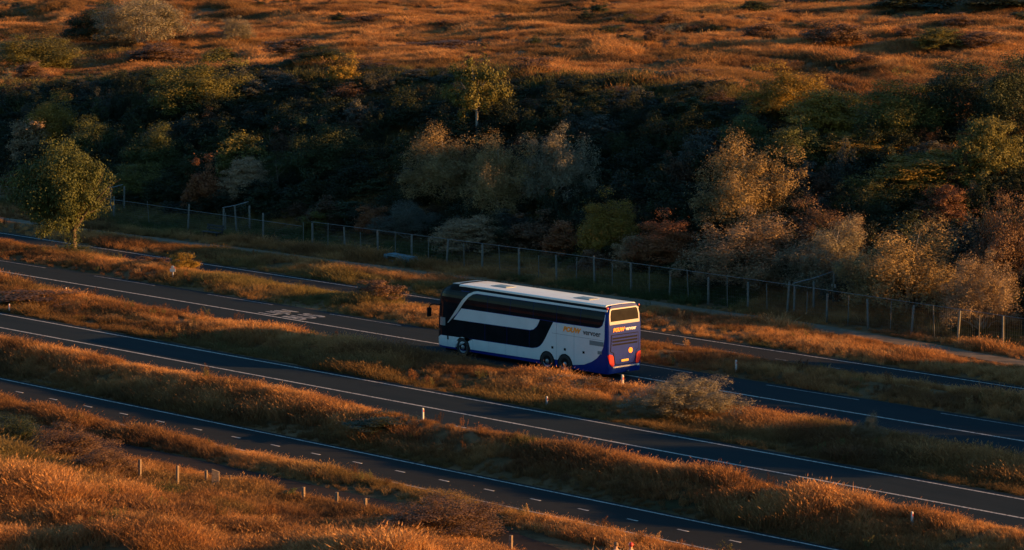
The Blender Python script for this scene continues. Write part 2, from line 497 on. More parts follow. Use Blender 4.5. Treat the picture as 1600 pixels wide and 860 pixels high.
def in_view(x, y, z, m=0.06):
    """Ground the lens can see, with a wide margin all round."""
    c = np.array([0, 0, 30.0]); f = np.array(fwd); r = np.array([math.sin(VIEW_AZ), math.cos(VIEW_AZ), 0]); u = np.cross(r, f)
    q = np.stack([x, y, z], -1) - c; w = q @ f
    a = (q @ r) / w; b = (q @ u) / w
    return (np.abs(a) < 0.146 + m) & (np.abs(b) < 0.0785 + m * 0.6)

STRAW = np.array([0.46, 0.215, 0.07]); PALE = np.array([0.50, 0.30, 0.13]); OLIVE = np.array([0.125, 0.115, 0.04])
GREEN = np.array([0.055, 0.075, 0.026]); BROWN = np.array([0.15, 0.075, 0.034]); RUSSET = np.array([0.27, 0.12, 0.045])
def mixc(a, b, t): return a * (1 - t[:, None]) + b * t[:, None]
def tints(x, y, green, g):
    n1 = fbm(x / 9, y / 4.5, 71); n2 = fbm(x / 3.2, y / 2.2, 83); n3 = fbm(x / 17, y / 9, 97)
    t = mixc(STRAW[None, :].repeat(len(x), 0), PALE, np.clip(g.normal(0.3, 0.3, len(x)), 0, 1))
    t = mixc(t, RUSSET, sstep(0.45, 0.62, n2) * 0.7)
    t = mixc(t, BROWN, sstep(0.52, 0.66, n1) * 0.75)
    t = mixc(t, OLIVE, sstep(0.72 - green, 0.95 - green, n3) * 0.85)
    t = mixc(t, GREEN, sstep(0.86 - green, 1.06 - green, fbm(x / 5, y / 4, 55)) * 0.85)
    dune = sstep(180, 190, y)
    t = mixc(t, mixc(BROWN[None, :].repeat(len(x), 0), OLIVE, n2) * 0.75, dune * sstep(0.57, 0.67, fbm(x / 13, y / 7, 131)) * 0.5)
    # rank, darker growth plus painted shade in the ditches on the lens side of the berm and the median
    rank_shade = np.where((y > 108) & (y < 113), 1 - sstep(109.0, 110.8, y + 1.2 * (n2 - 0.5)), 0) + np.where((y > 120) & (y < 127.5), 1 - sstep(121.6, 124.6, y + 2.0 * (n2 - 0.5)), 0)
    t = mixc(t, mixc(OLIVE[None, :].repeat(len(x), 0), BROWN, n1) * 0.8, rank_shade * 0.75)
    return t * g.uniform(0.75, 1.2, (len(x), 1))

def zone(name, label, x0, x1, y0, y1, dens, hs, green, col, ncol, margin=0.15, clump=0.35, seed=1, m=0.03, fine=1.0):
    g = np.random.default_rng(seed)
    n = int((x1 - x0) * (y1 - y0) * dens)
    x = g.uniform(x0, x1, n); y = g.uniform(y0, y1, n)
    k = ~on_road(y, margin) & (np.abs(y - path_y(x)) > 1.05) & (np.abs(y - cycle_y(x)) > 1.1)
    x, y = x[k], y[k]; z = terrain(x, y)
    k = in_view(x, y, z, m); x, y, z = x[k], y[k], z[k]
    c = fbm(x / 4.0, y / 2.6, seed + 5); k = g.uniform(0, 1, len(x)) < np.clip(1.6 * (c - clump) / 0.3, 0.4, 1); x, y, z = x[k], y[k], z[k]; c = c[k]
    # shorter right at a road edge, where it is mown
    dist = np.full(len(x), 9.0)
    for a, b in ROADS: dist = np.minimum(dist, np.minimum(np.abs(y - a), np.abs(y - b)))
    dist = np.minimum(dist, np.abs(np.abs(y - cycle_y(x)) - 1.0))
    dist = np.minimum(dist, np.abs(np.abs(y - path_y(x)) - 1.0))
    edge = np.clip(0.45 + dist * 0.5, 0.4, 1.0)
    s = hs * (0.62 + 1.5 * (c - 0.3) + 0.9 * sstep(0.6, 0.8, fbm(x / 6, y / 3, seed + 40))) * g.uniform(0.7, 1.25, len(x)) * edge
    scl = np.stack([s * fine * g.uniform(0.8, 1.4, len(x)), s * fine * g.uniform(0.8, 1.4, len(x)), s], 1)
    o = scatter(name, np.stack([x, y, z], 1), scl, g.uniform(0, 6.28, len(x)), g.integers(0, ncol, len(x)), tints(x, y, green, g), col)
    tag(o, label, 'grass', kind='stuff')
    print(name, len(x))
    return o

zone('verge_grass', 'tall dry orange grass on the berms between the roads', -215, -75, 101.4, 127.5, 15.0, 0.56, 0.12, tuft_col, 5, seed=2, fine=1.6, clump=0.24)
zone('verge_grass', 'short dry grass on the verges between far road and sand path', -250, -95, 134.9, 153.0, 10.0, 0.50, 0.16, tuft_col, 5, seed=3, fine=1.5, clump=0.26)
zone('foreground_grass', 'tall orange dune grass in the near left corner', -155, -85, 74, 99.4, 17.0, 0.66, 0.18, tuft_col, 5, seed=4, fine=1.7, clump=0.26)
zone('fence_grass', 'dull green rough grass along the foot of the fence', -260, -90, 152.5, 163.0, 8.0, 0.55, 0.40, tuft_col, 5, seed=5, fine=1.7)
zone('slope_grass', 'dark rough grass on the scrub covered slope', -300, -110, 163, 187, 1.6, 1.0, 0.45, tuft_col, 5, seed=6, fine=1.5)
zone('dune_grass', 'short orange marram grass covering the sunlit dune tops', -420, -130, 184, 340, 4.0, 0.56, 0.05, tuft_col, 5, seed=7, fine=2.0, clump=0.24)

# dead flower stalks and dark weeds standing out of the grass
weed_col = bpy.data.collections.new('weed_shapes')
for i in range(3):
    g = random.Random(300 + i); bm = bmesh.new()
    for k in range(9):
        b = Vector((g.uniform(-0.2, 0.2), g.uniform(-0.2, 0.2), -0.05)); hh = g.uniform(0.5, 1.0); e = b + Vector((g.uniform(-0.2, 0.1), g.uniform(-0.15, 0.15), hh))
        tube(bm, [b, b.lerp(e, 0.5) + Vector((0.02, 0, 0)), e], [0.007, 0.006, 0.004], 3, cap=False)
        for q in range(14):
            c = b.lerp(e, g.uniform(0.55, 1.0)) + Vector((g.uniform(-0.06, 0.06), g.uniform(-0.06, 0.06), g.uniform(-0.04, 0.04)))
            d = Vector((g.uniform(-1, 1), g.uniform(-1, 1), g.uniform(-0.5, 1))).normalized() * 0.035; u = d.orthogonal().normalized() * 0.016
            bm.faces.new([bm.verts.new(c - d), bm.verts.new(c + u), bm.verts.new(c + d), bm.verts.new(c - u)])
    me_ = bm_mesh(bm, 'weed'); at = me_.attributes.new('rnd', 'FLOAT', 'FACE'); at.data.foreach_set('value', np.random.default_rng(i).uniform(0, 1, len(me_.polygons)).astype(np.float32)); me_.materials.append(M['grass'])
    weed_col.objects.link(bpy.data.objects.new('weed_%d' % i, me_))
g = np.random.default_rng(91)
x = g.uniform(-240, -85, 9000); y = g.uniform(78, 152, 9000)
k = ~on_road(y, 0.5) & (np.abs(y - path_y(x)) > 1.3) & (np.abs(y - cycle_y(x)) > 1.4) & (fbm(x / 5, y / 3, 311) > 0.52)
x, y = x[k], y[k]; z = terrain(x, y); k = in_view(x, y, z, 0.03); x, y, z = x[k], y[k], z[k]
n = len(x); s_ = g.uniform(0.45, 0.95, n) * np.where(y > 134, 0.8, 1.0)
wc = np.array([BROWN * 0.7, OLIVE, RUSSET * 0.8, PALE * 0.8])[g.choice(4, n, p=[0.4, 0.25, 0.2, 0.15])]
tag(scatter('dead_weeds', np.stack([x, y, z], 1), np.stack([s_ * 1.3, s_ * 1.3, s_], 1), g.uniform(0, 6.28, n), g.integers(0, 3, n), wc, weed_col), 'brown dead weed stalks scattered through the verge grass', 'weeds', kind='stuff')
print('weeds', n)

# ---------------------------------------------------------------- plants: crown and stem shapes in unit size, shared between plants of a kind
def leaf_cloud(name, seed, nclump, nleaf, leaf, kind, mat, trunk_low=True):
    """Leaf-sized faces in clumps filling a crown of width 1 and height 1."""
    g = np.random.default_rng(seed); P = []; N = []; ends = []; shade = []
    lobes = g.uniform(0, 6.28, 4); 
    for c in range(nclump):
        if kind in ('dome', 'low'):
            a = g.uniform(0, 2 * math.pi); u = g.uniform(0.0, 1.0) ** 0.8
            el = math.asin(u); rr = 0.40 * g.uniform(0.62, 1.06) * (1.0 + 0.26 * math.sin(2 * a + lobes[0]) * math.cos(2.2 * el + lobes[1]) + 0.18 * math.sin(4 * a + lobes[2] + 3 * el))
            ctr = np.array([math.cos(a) * math.cos(el) * rr, math.sin(a) * math.cos(el) * rr, 0.12 + math.sin(el) * rr * 1.9])
            rad = np.array([0.125, 0.125, 0.10]) * g.uniform(0.7, 1.35)
        elif kind == 'plume':
            a = g.uniform(0, 2 * math.pi); u = g.uniform(0.0, 1.0) ** 0.7
            el = math.asin(u); rr = 0.38 * g.uniform(0.6, 1.12) * (1.0 + 0.28 * math.sin(2 * a + lobes[0]) * math.cos(2.2 * el + lobes[1]) + 0.2 * math.sin(4 * a + lobes[2] + 3 * el))
            ctr = np.array([math.cos(a) * math.cos(el) * rr, math.sin(a) * math.cos(el) * rr, 0.12 + math.sin(el) * rr * 1.8])
            rad = np.array([0.075, 0.075, 0.11]) * g.uniform(0.6, 1.4)
        elif kind == 'tree':
            a = g.uniform(0, 2 * math.pi); el = math.asin(g.uniform(-0.9, 1.0)); q = g.uniform(0.5, 1.0)
            lob = 1.0 + 0.22 * math.sin(2 * a + 1.0) * math.cos(el) + 0.22 * math.sin(4 * el + 2 * a)
            ctr = np.array([math.cos(a) * math.cos(el) * 0.42 * q * lob, math.sin(a) * math.cos(el) * 0.42 * q * lob, (0.575 if trunk_low else 0.66) + math.sin(el) * (0.40 if trunk_low else 0.30) * q * lob])
            rad = np.array([0.095, 0.095, 0.08]) * g.uniform(0.6, 1.4)
        else:  # wind-swept: crown leaning up on one side, streaming the other way
            a = g.uniform(0, 2 * math.pi); u = g.uniform(0, 1) ** 0.8; el = math.asin(u); rr = 0.42 * g.uniform(0.55, 1.05)
            ctr = np.array([math.cos(a) * math.cos(el) * rr, math.sin(a) * math.cos(el) * rr, 0.2 + math.sin(el) * rr * 1.6])
            ctr[2] += -0.35 * ctr[0]
            rad = np.array([0.16, 0.09, 0.06]) * g.uniform(0.7, 1.3)
        ends.append(ctr)
        k = int(nleaf * g.uniform(0.6, 1.4))
        d = g.normal(0, 1, (k, 3)); d /= np.linalg.norm(d, axis=1)[:, None]
        rr = g.uniform(0.35, 1.0, (k, 1)) ** 0.6
        p = ctr + d * rr * rad
        # a few twig tips that break the outline
        tips = g.uniform(0, 1, k) < 0.10
        p[tips] += d[tips] * rad * g.uniform(0.2, 1.1, (tips.sum(), 1)) + np.array([0, 0, 0.03])
        nrm = d * 1.1 + g.normal(0, 0.38, (k, 3)) + np.array([0, 0, 0.3])
        P.append(p); N.append(nrm); shade.append(np.clip(g.uniform(0, 1, k) * 0.6 + g.uniform(0, 0.4), 0, 1))
    P = np.concatenate(P); N = np.concatenate(N); S = np.concatenate(shade)
    keep = P[:, 2] > 0.01; P, N, S = P[keep], N[keep], S[keep]
    n = len(P)
    N /= np.linalg.norm(N, axis=1)[:, None]
    T = np.cross(N, g.normal(0, 1, (n, 3))); T /= np.linalg.norm(T, axis=1)[:, None]
    B = np.cross(N, T)
    L = leaf * g.uniform(0.6, 1.4, (n, 1)); Wd = L * (0.28 if kind == 'plume' else 0.5)
    V = np.stack([P - T * L, P - B * Wd + N * L * 0.15, P + T * L, P + B * Wd + N * L * 0.15], 1).reshape(-1, 3)
    F = np.arange(n * 4).reshape(-1, 4)
    me = bpy.data.meshes.new(name)
    me.vertices.add(n * 4); me.vertices.foreach_set('co', V.astype(np.float32).ravel())
    me.loops.add(n * 4); me.loops.foreach_set('vertex_index', np.arange(n * 4, dtype=np.int32))
    me.polygons.add(n); me.polygons.foreach_set('loop_start', np.arange(0, n * 4, 4, dtype=np.int32))
    me.update(calc_edges=True)
    at = me.attributes.new('rnd', 'FLOAT', 'FACE'); at.data.foreach_set('value', S.astype(np.float32))
    me.materials.append(mat)
    return me, ends

def stem_mesh(name, ends, seed, nst, r0, mat, trunk=0.0):
    g = random.Random(seed); bm = bmesh.new()
    top = Vector((0.0, 0.0, trunk))
    if trunk > 0: tube(bm, [(0, 0, -0.03), (0.006, -0.004, trunk * 0.5), tuple(top), (0.004, 0.01, trunk + 0.18)], [r0 * 1.25, r0, r0 * 0.9, r0 * 0.5], 9)
    for e in g.sample(list(ends), min(nst, len(ends))):
        e = Vector(e)
        if trunk > 0: s = Vector((0, 0, trunk * g.uniform(0.85, 1.25))); ra = r0 * 0.45
        else: s = Vector((g.uniform(-0.06, 0.06), g.uniform(-0.06, 0.06), -0.03)); ra = r0
        m1 = s.lerp(e, 0.4) + Vector((g.uniform(-0.03, 0.03), g.uniform(-0.03, 0.03), 0.06)); m2 = s.lerp(e, 0.75) + Vector((g.uniform(-0.03, 0.03), g.uniform(-0.03, 0.03), 0.03))
        tube(bm, [s, m1, m2, e], [ra, ra * 0.7, ra * 0.42, ra * 0.12], 5, cap=False)
    me = bm_mesh(bm, name, True); me.materials.append(mat)
    return me

SHAPES = {}
def add_shape(key, n, kind, nclump, nleaf, leaf, nst, r0, mat='bark', trunk=0.0):
    SHAPES[key] = []
    for i in range(n):
        s = 100 + 37 * i + sum(map(ord, key))
        cr, ends = leaf_cloud(key + '_crown', s, nclump, nleaf, leaf, kind, M['leaf'], key != 'bare')
        SHAPES[key].append((cr, stem_mesh(key + '_stems', ends, s, nst, r0, M[mat], trunk)))
add_shape('dome', 4, 'dome', 150, 260, 0.0105, 16, 0.012)
add_shape('small', 4, 'dome', 70, 180, 0.020, 11, 0.018)
add_shape('low', 2, 'low', 60, 110, 0.020, 9, 0.018)
add_shape('plume', 4, 'plume', 250, 210, 0.0105, 16, 0.009, 'palebark')
add_shape('swept', 3, 'swept', 150, 230, 0.0115, 14, 0.011, 'bark')
add_shape('tree', 2, 'tree', 210, 260, 0.010, 30, 0.028, 'bark', 0.22)
add_shape('bare', 1, 'tree', 70, 150, 0.017, 18, 0.022, 'palebark', 0.42)

COL = dict(silver=(0.24, 0.205, 0.13), gold=(0.31, 0.215, 0.09), tan=(0.29, 0.20, 0.11), rust=(0.22, 0.09, 0.035), brown=(0.15, 0.085, 0.045),
           yellow=(0.26, 0.165, 0.025), lime=(0.13, 0.115, 0.026), green=(0.075, 0.085, 0.024), dark=(0.035, 0.045, 0.018), grey=(0.13, 0.13, 0.10), rust2=(0.15, 0.065, 0.028), green2=(0.075, 0.085, 0.022), pine=(0.05, 0.062, 0.022))

def plant(name, cat, label, shape, x, y, w, h, col, group=None, shift=(0, 0)):
    i = R.randrange(len(SHAPES[shape])); cr, st = SHAPES[shape][i]
    z = float(terrain(x, y))
    rz = R.uniform(-0.35, 0.35) if shape == 'swept' else (0.0 if shift != (0, 0) else R.uniform(0, 6.28))
    root = empty(name, (x, y, z - 0.05), rz + (-VIEW_AZ if shape == 'swept' else 0), (w, w, h))
    tag(root, label, cat, group)
    c = link('crown', cr, None, root); c.location = (shift[0] / w, shift[1] / w, 0); v = R.uniform(0.88, 1.12); c.color = tuple(k * v for k in COL[col]) + (1,)
    link('trunk' if cat == 'tree' else 'stems', st, None, root)
    return root

PLANTS = [
    ('roadside_tree', 'tree', 'leafy tree beside the sand path beyond the right edge, nearest to it', 'tree', -106.0, 149.5, 6.5, 7.0, 'green'),
    ('roadside_tree', 'tree', 'leafy tree beyond the right edge, between two others', 'tree', -99.0, 151.5, 7.5, 8.0, 'green'),
    ('roadside_tree', 'tree', 'broad leafy tree well beyond the right edge', 'tree', -92.0, 147.0, 7.0, 7.0, 'green'),
    ('roadside_tree', 'tree', 'leafy tree on the far verge beyond the right edge', 'tree', -90.0, 138.2, 5.5, 6.0, 'green'),
    ('slope_tree', 'tree', 'tall leafy tree behind the fence line beyond the right edge', 'tree', -96.0, 160.0, 8.0, 9.0, 'green'),
    ('slope_tree', 'tree', 'second tall leafy tree behind the fence line beyond the right edge', 'tree', -86.0, 157.0, 8.0, 9.0, 'green'),
    ('roadside_tree', 'tree', 'tall broad tree on the verge far beyond the right edge', 'tree', -80.0, 140.0, 8.0, 9.0, 'green'),
    ('roadside_tree', 'tree', 'tall broad tree by the sand path far beyond the right edge', 'tree', -78.0, 148.0, 8.0, 9.0, 'green'),
    ('slope_tree', 'tree', 'tallest leafy tree on the slope foot beyond the right edge', 'tree', -90.0, 166.0, 8.0, 9.0, 'green'),
    ('roadside_tree', 'tree', 'lone leafy tree with a bare trunk beside the far road at left', 'tree', -195.58, 140.0, 6.89, 7.82, 'green2', None, (-0.72, -0.5)),
    ('bush', 'bush', 'low green bush around the foot of the lone roadside tree', 'low', -196.03, 139.6, 6.18, 0.5, 'green'),
    ('bush', 'bush', 'small yellow green bush behind the little white marker sign', 'small', -182.47, 139.3, 2.26, 1.23, 'yellow'),
    ('bush', 'bush', 'small brown bush left of the yellow green one on the far verge', 'small', -185.49, 139.0, 2.99, 0.7, 'brown'),
    ('bush', 'bush', 'dark brown bush on the verge between lane lettering and cycle path', 'small', -162.31, 139.0, 3.42, 1.46, 'brown'),
    ('bush', 'bush', 'broad silvery bush in the median behind the bus', 'plume', -121.42, 124.2, 6.77, 1.81, 'silver'),
    ('bush', 'bush', 'small pale tufted bush standing alone in the median at right', 'plume', -109.52, 124.6, 1.8, 1.31, 'tan'),
    ('bush', 'bush', 'pale weedy bush in the median below the bus rear wheels', 'small', -130.6, 125.6, 4.07, 0.5, 'tan'),
    ('bush', 'bush', 'brown clump on the median at the left edge of the picture', 'small', -177.03, 124.0, 6.06, 0.69, 'brown'),
    ('bush', 'bush', 'dark green bush on the shaded side of the near berm', 'small', -129.63, 111.3, 4.45, 0.5, 'dark'),
    ('bush', 'bush', 'dark bush at the left edge on the near dune', 'dome', -139.24, 95.9, 4.36, 1.71, 'dark'),
    ('bush', 'bush', 'rounded brown bush between the left edge and the near cycle path', 'dome', -134.75, 95.9, 4.66, 1.79, 'brown'),
    ('bush', 'bush', 'dark brown bush right of the rounded one on the near dune', 'dome', -129.75, 94.3, 3.4, 1.6, 'brown'),
    ('bush', 'bush', 'large spreading brown bush overhanging the near cycle path', 'dome', -110.6, 98.2, 5.97, 1.61, 'brown'),
    ('bush', 'bush', 'small yellowish sprig between two wooden posts by the near cycle path', 'small', -121.05, 98.4, 1.33, 0.53, 'green'),
    ('shrub', 'shrub', 'tall golden grey shrub rising above the fence right of the bus', 'plume', -155.49, 165.0, 8.75, 5.91, 'gold'),
    ('shrub', 'shrub', 'wide tan shrub in front of the tall golden one behind the fence', 'plume', -149.14, 158.5, 9.7, 4.5, 'tan'),
    ('shrub', 'shrub', 'pale silvery shrub between the tan shrub and the widest pale one', 'plume', -143.07, 159.0, 7.01, 4.21, 'silver'),
    ('shrub', 'shrub', 'widest pale gold shrub behind the fence at right', 'plume', -136.04, 158.0, 9.02, 5.1, 'gold'),
    ('shrub', 'shrub', 'pale brown shrub at the far right behind the fence', 'plume', -129.56, 157.0, 6.17, 4.39, 'tan'),
    ('shrub', 'shrub', 'reddish brown shrub behind the fence left of the tan one', 'dome', -157.37, 159.0, 4.99, 3.24, 'rust'),
    ('shrub', 'shrub', 'rounded bright yellow green shrub behind the fence above the bus', 'dome', -163.06, 159.5, 4.93, 3.92, 'yellow'),
    ('shrub', 'shrub', 'small rust coloured shrub just left of the bright yellow one', 'small', -166.9, 159.0, 3.58, 2.31, 'rust'),
    ('shrub', 'shrub', 'brown shrub behind the fence above the middle of the bus', 'small', -170.41, 159.5, 4.17, 2.22, 'brown'),
    ('shrub', 'shrub', 'low brown shrub under the bright yellow green one', 'small', -162.09, 157.0, 3.19, 1.63, 'brown'),
    ('shrub', 'shrub', 'small tan shrub between the yellow and reddish brown ones', 'small', -159.57, 158.0, 2.75, 2.48, 'tan'),
    ('shrub', 'shrub', 'pinkish brown spreading shrub behind the fence above the bus front', 'swept', -174.95, 158.0, 5.82, 2.57, 'tan'),
    ('shrub', 'shrub', 'grey green feathery shrub behind the left part of the fence', 'plume', -182.35, 159.0, 5.97, 2.34, 'grey'),
    ('shrub', 'shrub', 'small bright rust coloured shrub left of the grey feathery one', 'small', -185.86, 158.5, 2.98, 1.98, 'rust'),
    ('shrub', 'shrub', 'small dull yellow green shrub above the first tall fence posts', 'small', -191.09, 158.0, 3.26, 1.46, 'lime'),
    ('shrub', 'shrub', 'dark green shrub behind the small rust coloured one', 'small', -190.43, 160.0, 5.25, 1.36, 'pine'),
    ('shrub', 'shrub', 'leaning golden silver shrub, left of three lit tops above the bus', 'plume', -184.36, 164.5, 8.11, 4.91, 'gold'),
    ('shrub', 'shrub', 'golden silver shrub, middle of three lit tops above the bus', 'plume', -177.18, 163.0, 6.21, 5.39, 'gold'),
    ('shrub', 'shrub', 'grey shrub with pale lit top, right of three above the bus', 'plume', -174.25, 165.5, 6.76, 5.33, 'silver'),
    ('shrub', 'shrub', 'round rust red shrub standing alone in the dark left of the bus', 'small', -204.92, 158.5, 3.39, 3.62, 'rust'),
    ('shrub', 'shrub', 'yellow green shrub with pale bare stems right of the rust red one', 'small', -207.12, 164.0, 4.82, 3.69, 'lime'),
    ('shrub', 'shrub', 'tan wind bent shrub below the yellow green one with bare stems', 'swept', -202.98, 161.0, 5.09, 3.48, 'tan'),
    ('shrub', 'shrub', 'green shrub with a lit top above the lone round rust one', 'dome', -216.47, 163.0, 5.69, 4.04, 'green'),
    ('shrub', 'shrub', 'olive shrub just right of the lone roadside tree', 'dome', -214.12, 159.0, 5.97, 2.72, 'lime'),
    ('shrub', 'shrub', 'brown shrub partly behind the lone roadside tree at left', 'small', -229.87, 159.5, 4.55, 1.21, 'brown'),
    ('shrub', 'shrub', 'golden brown shrub on the dark slope at far left', 'dome', -234.01, 165.5, 5.32, 4.49, 'yellow'),
    ('shrub', 'shrub', 'small tan shrub below the golden brown one at far left', 'small', -233.63, 163.0, 4.36, 3.6, 'tan'),
    ('shrub', 'shrub', 'dull green shrub between golden brown and green ones on the left slope', 'dome', -226.02, 164.0, 5.85, 3.51, 'green'),
    ('shrub', 'shrub', 'dark green shrub in the middle of the black slope', 'dome', -198.37, 165.0, 5.43, 4.79, 'pine'),
    ('shrub', 'shrub', 'dim green shrub beside a bare pale stem on the dark slope', 'dome', -202.55, 164.0, 4.27, 2.4, 'green'),
    ('shrub', 'shrub', 'large rounded olive bush near the top of the left slope', 'dome', -224.02, 173.0, 8.7, 4.54, 'lime'),
    ('shrub', 'shrub', 'dark green bush where the slope meets the dune, left of centre', 'dome', -224.88, 186.0, 6.26, 1.83, 'dark'),
    ('shrub', 'shrub', 'small round yellow green bush tucked against the dark one', 'small', -214.44, 180.0, 3.27, 2.54, 'yellow'),
    ('slope_tree', 'tree', 'tree with bare pale forked trunk standing on the dark slope', 'bare', -189.73, 172.0, 4.52, 6.38, 'lime'),
    ('shrub', 'shrub', 'yellow green tree top at the upper edge of the right wood', 'dome', -168.17, 182.0, 6.35, 3.59, 'yellow'),
    ('shrub', 'shrub', 'olive shrub above the tall golden grey one', 'dome', -165.07, 174.5, 4.49, 3.17, 'green'),
    ('shrub', 'shrub', 'lit yellow brown crown in the upper part of the right wood', 'swept', -161.06, 178.5, 7.28, 4.15, 'yellow'),
    ('shrub', 'shrub', 'olive crown right of the lit yellow brown one', 'dome', -155.6, 179.5, 6.63, 4.04, 'lime'),
    ('shrub', 'shrub', 'broad dark crown at the top of the right wood', 'dome', -154.09, 184.0, 8.35, 4.56, 'dark'),
    ('shrub', 'shrub', 'darkest crown at the right edge of the picture', 'dome', -149.11, 184.0, 6.57, 5.4, 'dark'),
    ('shrub', 'shrub', 'long wind swept yellow brown crown in the middle of the right wood', 'swept', -156.49, 177.0, 8.26, 1.57, 'yellow'),
    ('shrub', 'shrub', 'olive yellow wind swept crown below and right of the longest one', 'swept', -148.02, 174.0, 8.51, 2.54, 'yellow'),
    ('shrub', 'shrub', 'small lit olive crown near the right edge', 'swept', -144.51, 175.5, 5.28, 5.19, 'lime'),
    ('shrub', 'shrub', 'rust red shrub under the olive yellow crown at right', 'swept', -142.41, 169.0, 4.63, 3.3, 'rust2'),
    ('shrub', 'shrub', 'brown shrub touching the right edge of the picture', 'dome', -132.37, 163.0, 4.64, 5.82, 'brown'),
    ('shrub', 'shrub', 'dull olive shrub below the long wind swept crown', 'dome', -149.42, 170.0, 5.81, 2.27, 'lime'),
    ('shrub', 'shrub', 'green crown right behind the tall golden grey shrub', 'dome', -158.93, 173.0, 6.04, 3.38, 'green'),
    ('shrub', 'shrub', 'small brown shrub at the right foot of the tall golden one', 'dome', -148.04, 163.0, 4.33, 3.47, 'brown'),
    ('shrub', 'shrub', 'small tan shrub above the pale silvery one', 'dome', -144.07, 162.0, 3.75, 3.46, 'tan'),
    ('dune_bush', 'bush', 'big silvery bush with dark shaded side on the upper left dune', 'plume', -295.68, 221.12, 12.84, 5.15, 'silver'),
    ('dune_bush', 'bush', 'dark bush joined to the left of the big silvery one', 'dome', -306.04, 222.47, 8.33, 3.9, 'dark'),
    ('dune_bush', 'bush', 'smaller silvery bush right of the big one on the dune', 'plume', -289.85, 228.64, 5.32, 2.5, 'silver'),
    ('dune_bush', 'bush', 'broad olive bush on the dune at the upper left', 'dome', -290.15, 203.78, 10.67, 3.38, 'lime'),
    ('dune_bush', 'bush', 'small brown bush below the broad olive one at upper left', 'small', -279.76, 195.68, 4.43, 1.91, 'brown'),
    ('dune_bush', 'bush', 'low brown bush on the dune under the big silvery one', 'small', -282.4, 212.7, 8.22, 1.79, 'brown'),
    ('dune_bush', 'bush', 'small olive bush on the dune above the large rounded one', 'small', -272.7, 213.23, 4.03, 1.8, 'lime'),
    ('dune_bush', 'bush', 'brown bush on the dune above the dark one left of centre', 'small', -242.09, 197.59, 6.56, 1.34, 'brown'),
    ('dune_bush', 'bush', 'small dark round bush near the top centre of the dune', 'small', -251.35, 244.25, 2.29, 1.49, 'dark'),
    ('dune_bush', 'bush', 'low dark bush just left of the small round one', 'small', -258.08, 248.06, 3.34, 0.85, 'dark'),
    ('dune_bush', 'bush', 'small brown bush right of the top centre on the dune', 'small', -231.31, 233.71, 2.61, 1.15, 'brown'),
    ('dune_bush', 'bush', 'flat dark bush alone on the middle of the bright dune', 'small', -220.99, 216.72, 3.32, 0.73, 'dark'),
    ('dune_bush', 'bush', 'little brown bush below and right of the flat dark one', 'small', -205.5, 205.69, 2.03, 0.99, 'brown'),
    ('dune_bush', 'bush', 'long brown scrub on the dune above the pale trunked tree', 'small', -228.56, 203.82, 7.87, 0.82, 'brown'),
    ('dune_bush', 'bush', 'dark bush at the top edge right of centre', 'small', -234.81, 249.26, 3.51, 1.49, 'dark'),
    ('dune_bush', 'bush', 'brown bush on the dune above the yellow green tree top', 'small', -200.3, 213.96, 4.23, 1.61, 'brown'),
    ('dune_bush', 'bush', 'wide brown bush on the right part of the dune', 'small', -190.74, 212.07, 5.57, 1.82, 'brown'),
    ('dune_bush', 'bush', 'small brown bush left of the large slanted one at right', 'small', -187.89, 217.83, 2.67, 1.03, 'brown'),
    ('dune_bush', 'bush', 'large slanted olive bush on the dune at upper right', 'swept', -181.23, 213.82, 4.94, 1.87, 'lime'),
    ('dune_bush', 'bush', 'slanted brown bush right of the olive one at upper right', 'swept', -178.61, 215.94, 4.54, 1.41, 'brown'),
    ('dune_bush', 'bush', 'brown bush above the slanted olive one at upper right', 'small', -194.53, 232.17, 3.65, 1.17, 'brown'),
    ('dune_bush', 'bush', 'small dark bush at the upper right edge', 'small', -195.36, 240.93, 3.58, 0.96, 'dark'),
    ('dune_bush', 'bush', 'broad dark scrub at the very top right', 'small', -216.94, 253.27, 11.58, 1.7, 'dark'),
    ('dune_bush', 'bush', 'dark scrub at the top edge left of the broad one at right', 'small', -249.56, 275.9, 10.37, 1.32, 'dark'),
    ('dune_bush', 'bush', 'dark scrub in the very top right corner', 'small', -206.89, 252.33, 9.8, 1.41, 'dark'),
    ('dune_bush', 'bush', 'brown bush on the dune left of centre near the top', 'small', -292.59, 249.66, 5.38, 1.04, 'brown'),
    ('dune_bush', 'bush', 'brown bush at the lower dune edge above the middle shrubs', 'small', -199.71, 186.78, 4.47, 1.42, 'brown'),
    ('dune_bush', 'bush', 'brown bush at the dune edge right of the yellow green ball', 'small', -217.75, 186.46, 4.02, 0.96, 'brown'),
    ('dune_bush', 'bush', 'dark green scrub along the dune edge right of centre', 'small', -188.95, 188.04, 6.85, 1.05, 'pine'),
    ('dune_bush', 'bush', 'brown bush on the dune edge beside the dark green scrub', 'small', -184.39, 188.94, 3.7, 0.82, 'brown'),
]
for p in PLANTS: plant(*p)

# dense scrub on the slope, one dark mass behind the plants that stand out
th_col = bpy.data.collections.new('thicket_shapes')
for i, (k, nc, nl, lf) in enumerate((('dome', 80, 90, 0.02), ('dome', 70, 90, 0.021), ('plume', 90, 80, 0.02), ('swept', 60, 90, 0.022))):
    me_, ends_ = leaf_cloud('thicket_crown', 900 + i * 7, nc, nl, lf, k, M['leaf_i'])
    th_col.objects.link(bpy.data.objects.new('thicket_%d' % i, me_))
g = np.random.default_rng(77)
pts = []
for k in range(60000):
    x = g.uniform(-300, -100); y = 156.3 + 28.7 * g.uniform(0, 1)
    if len(pts) > 1250: break
    if all((x - a) ** 2 + (y - b) ** 2 > 1.75 ** 2 for a, b, *_ in pts):
        pts.append((x, y))
T = np.array(pts); tx, ty = T[:, 0], T[:, 1]
dens = fbm(tx / 14, ty / 10, 201)
keep = (ty > 155.5 + 5 * dens) & (dens > 0.16)
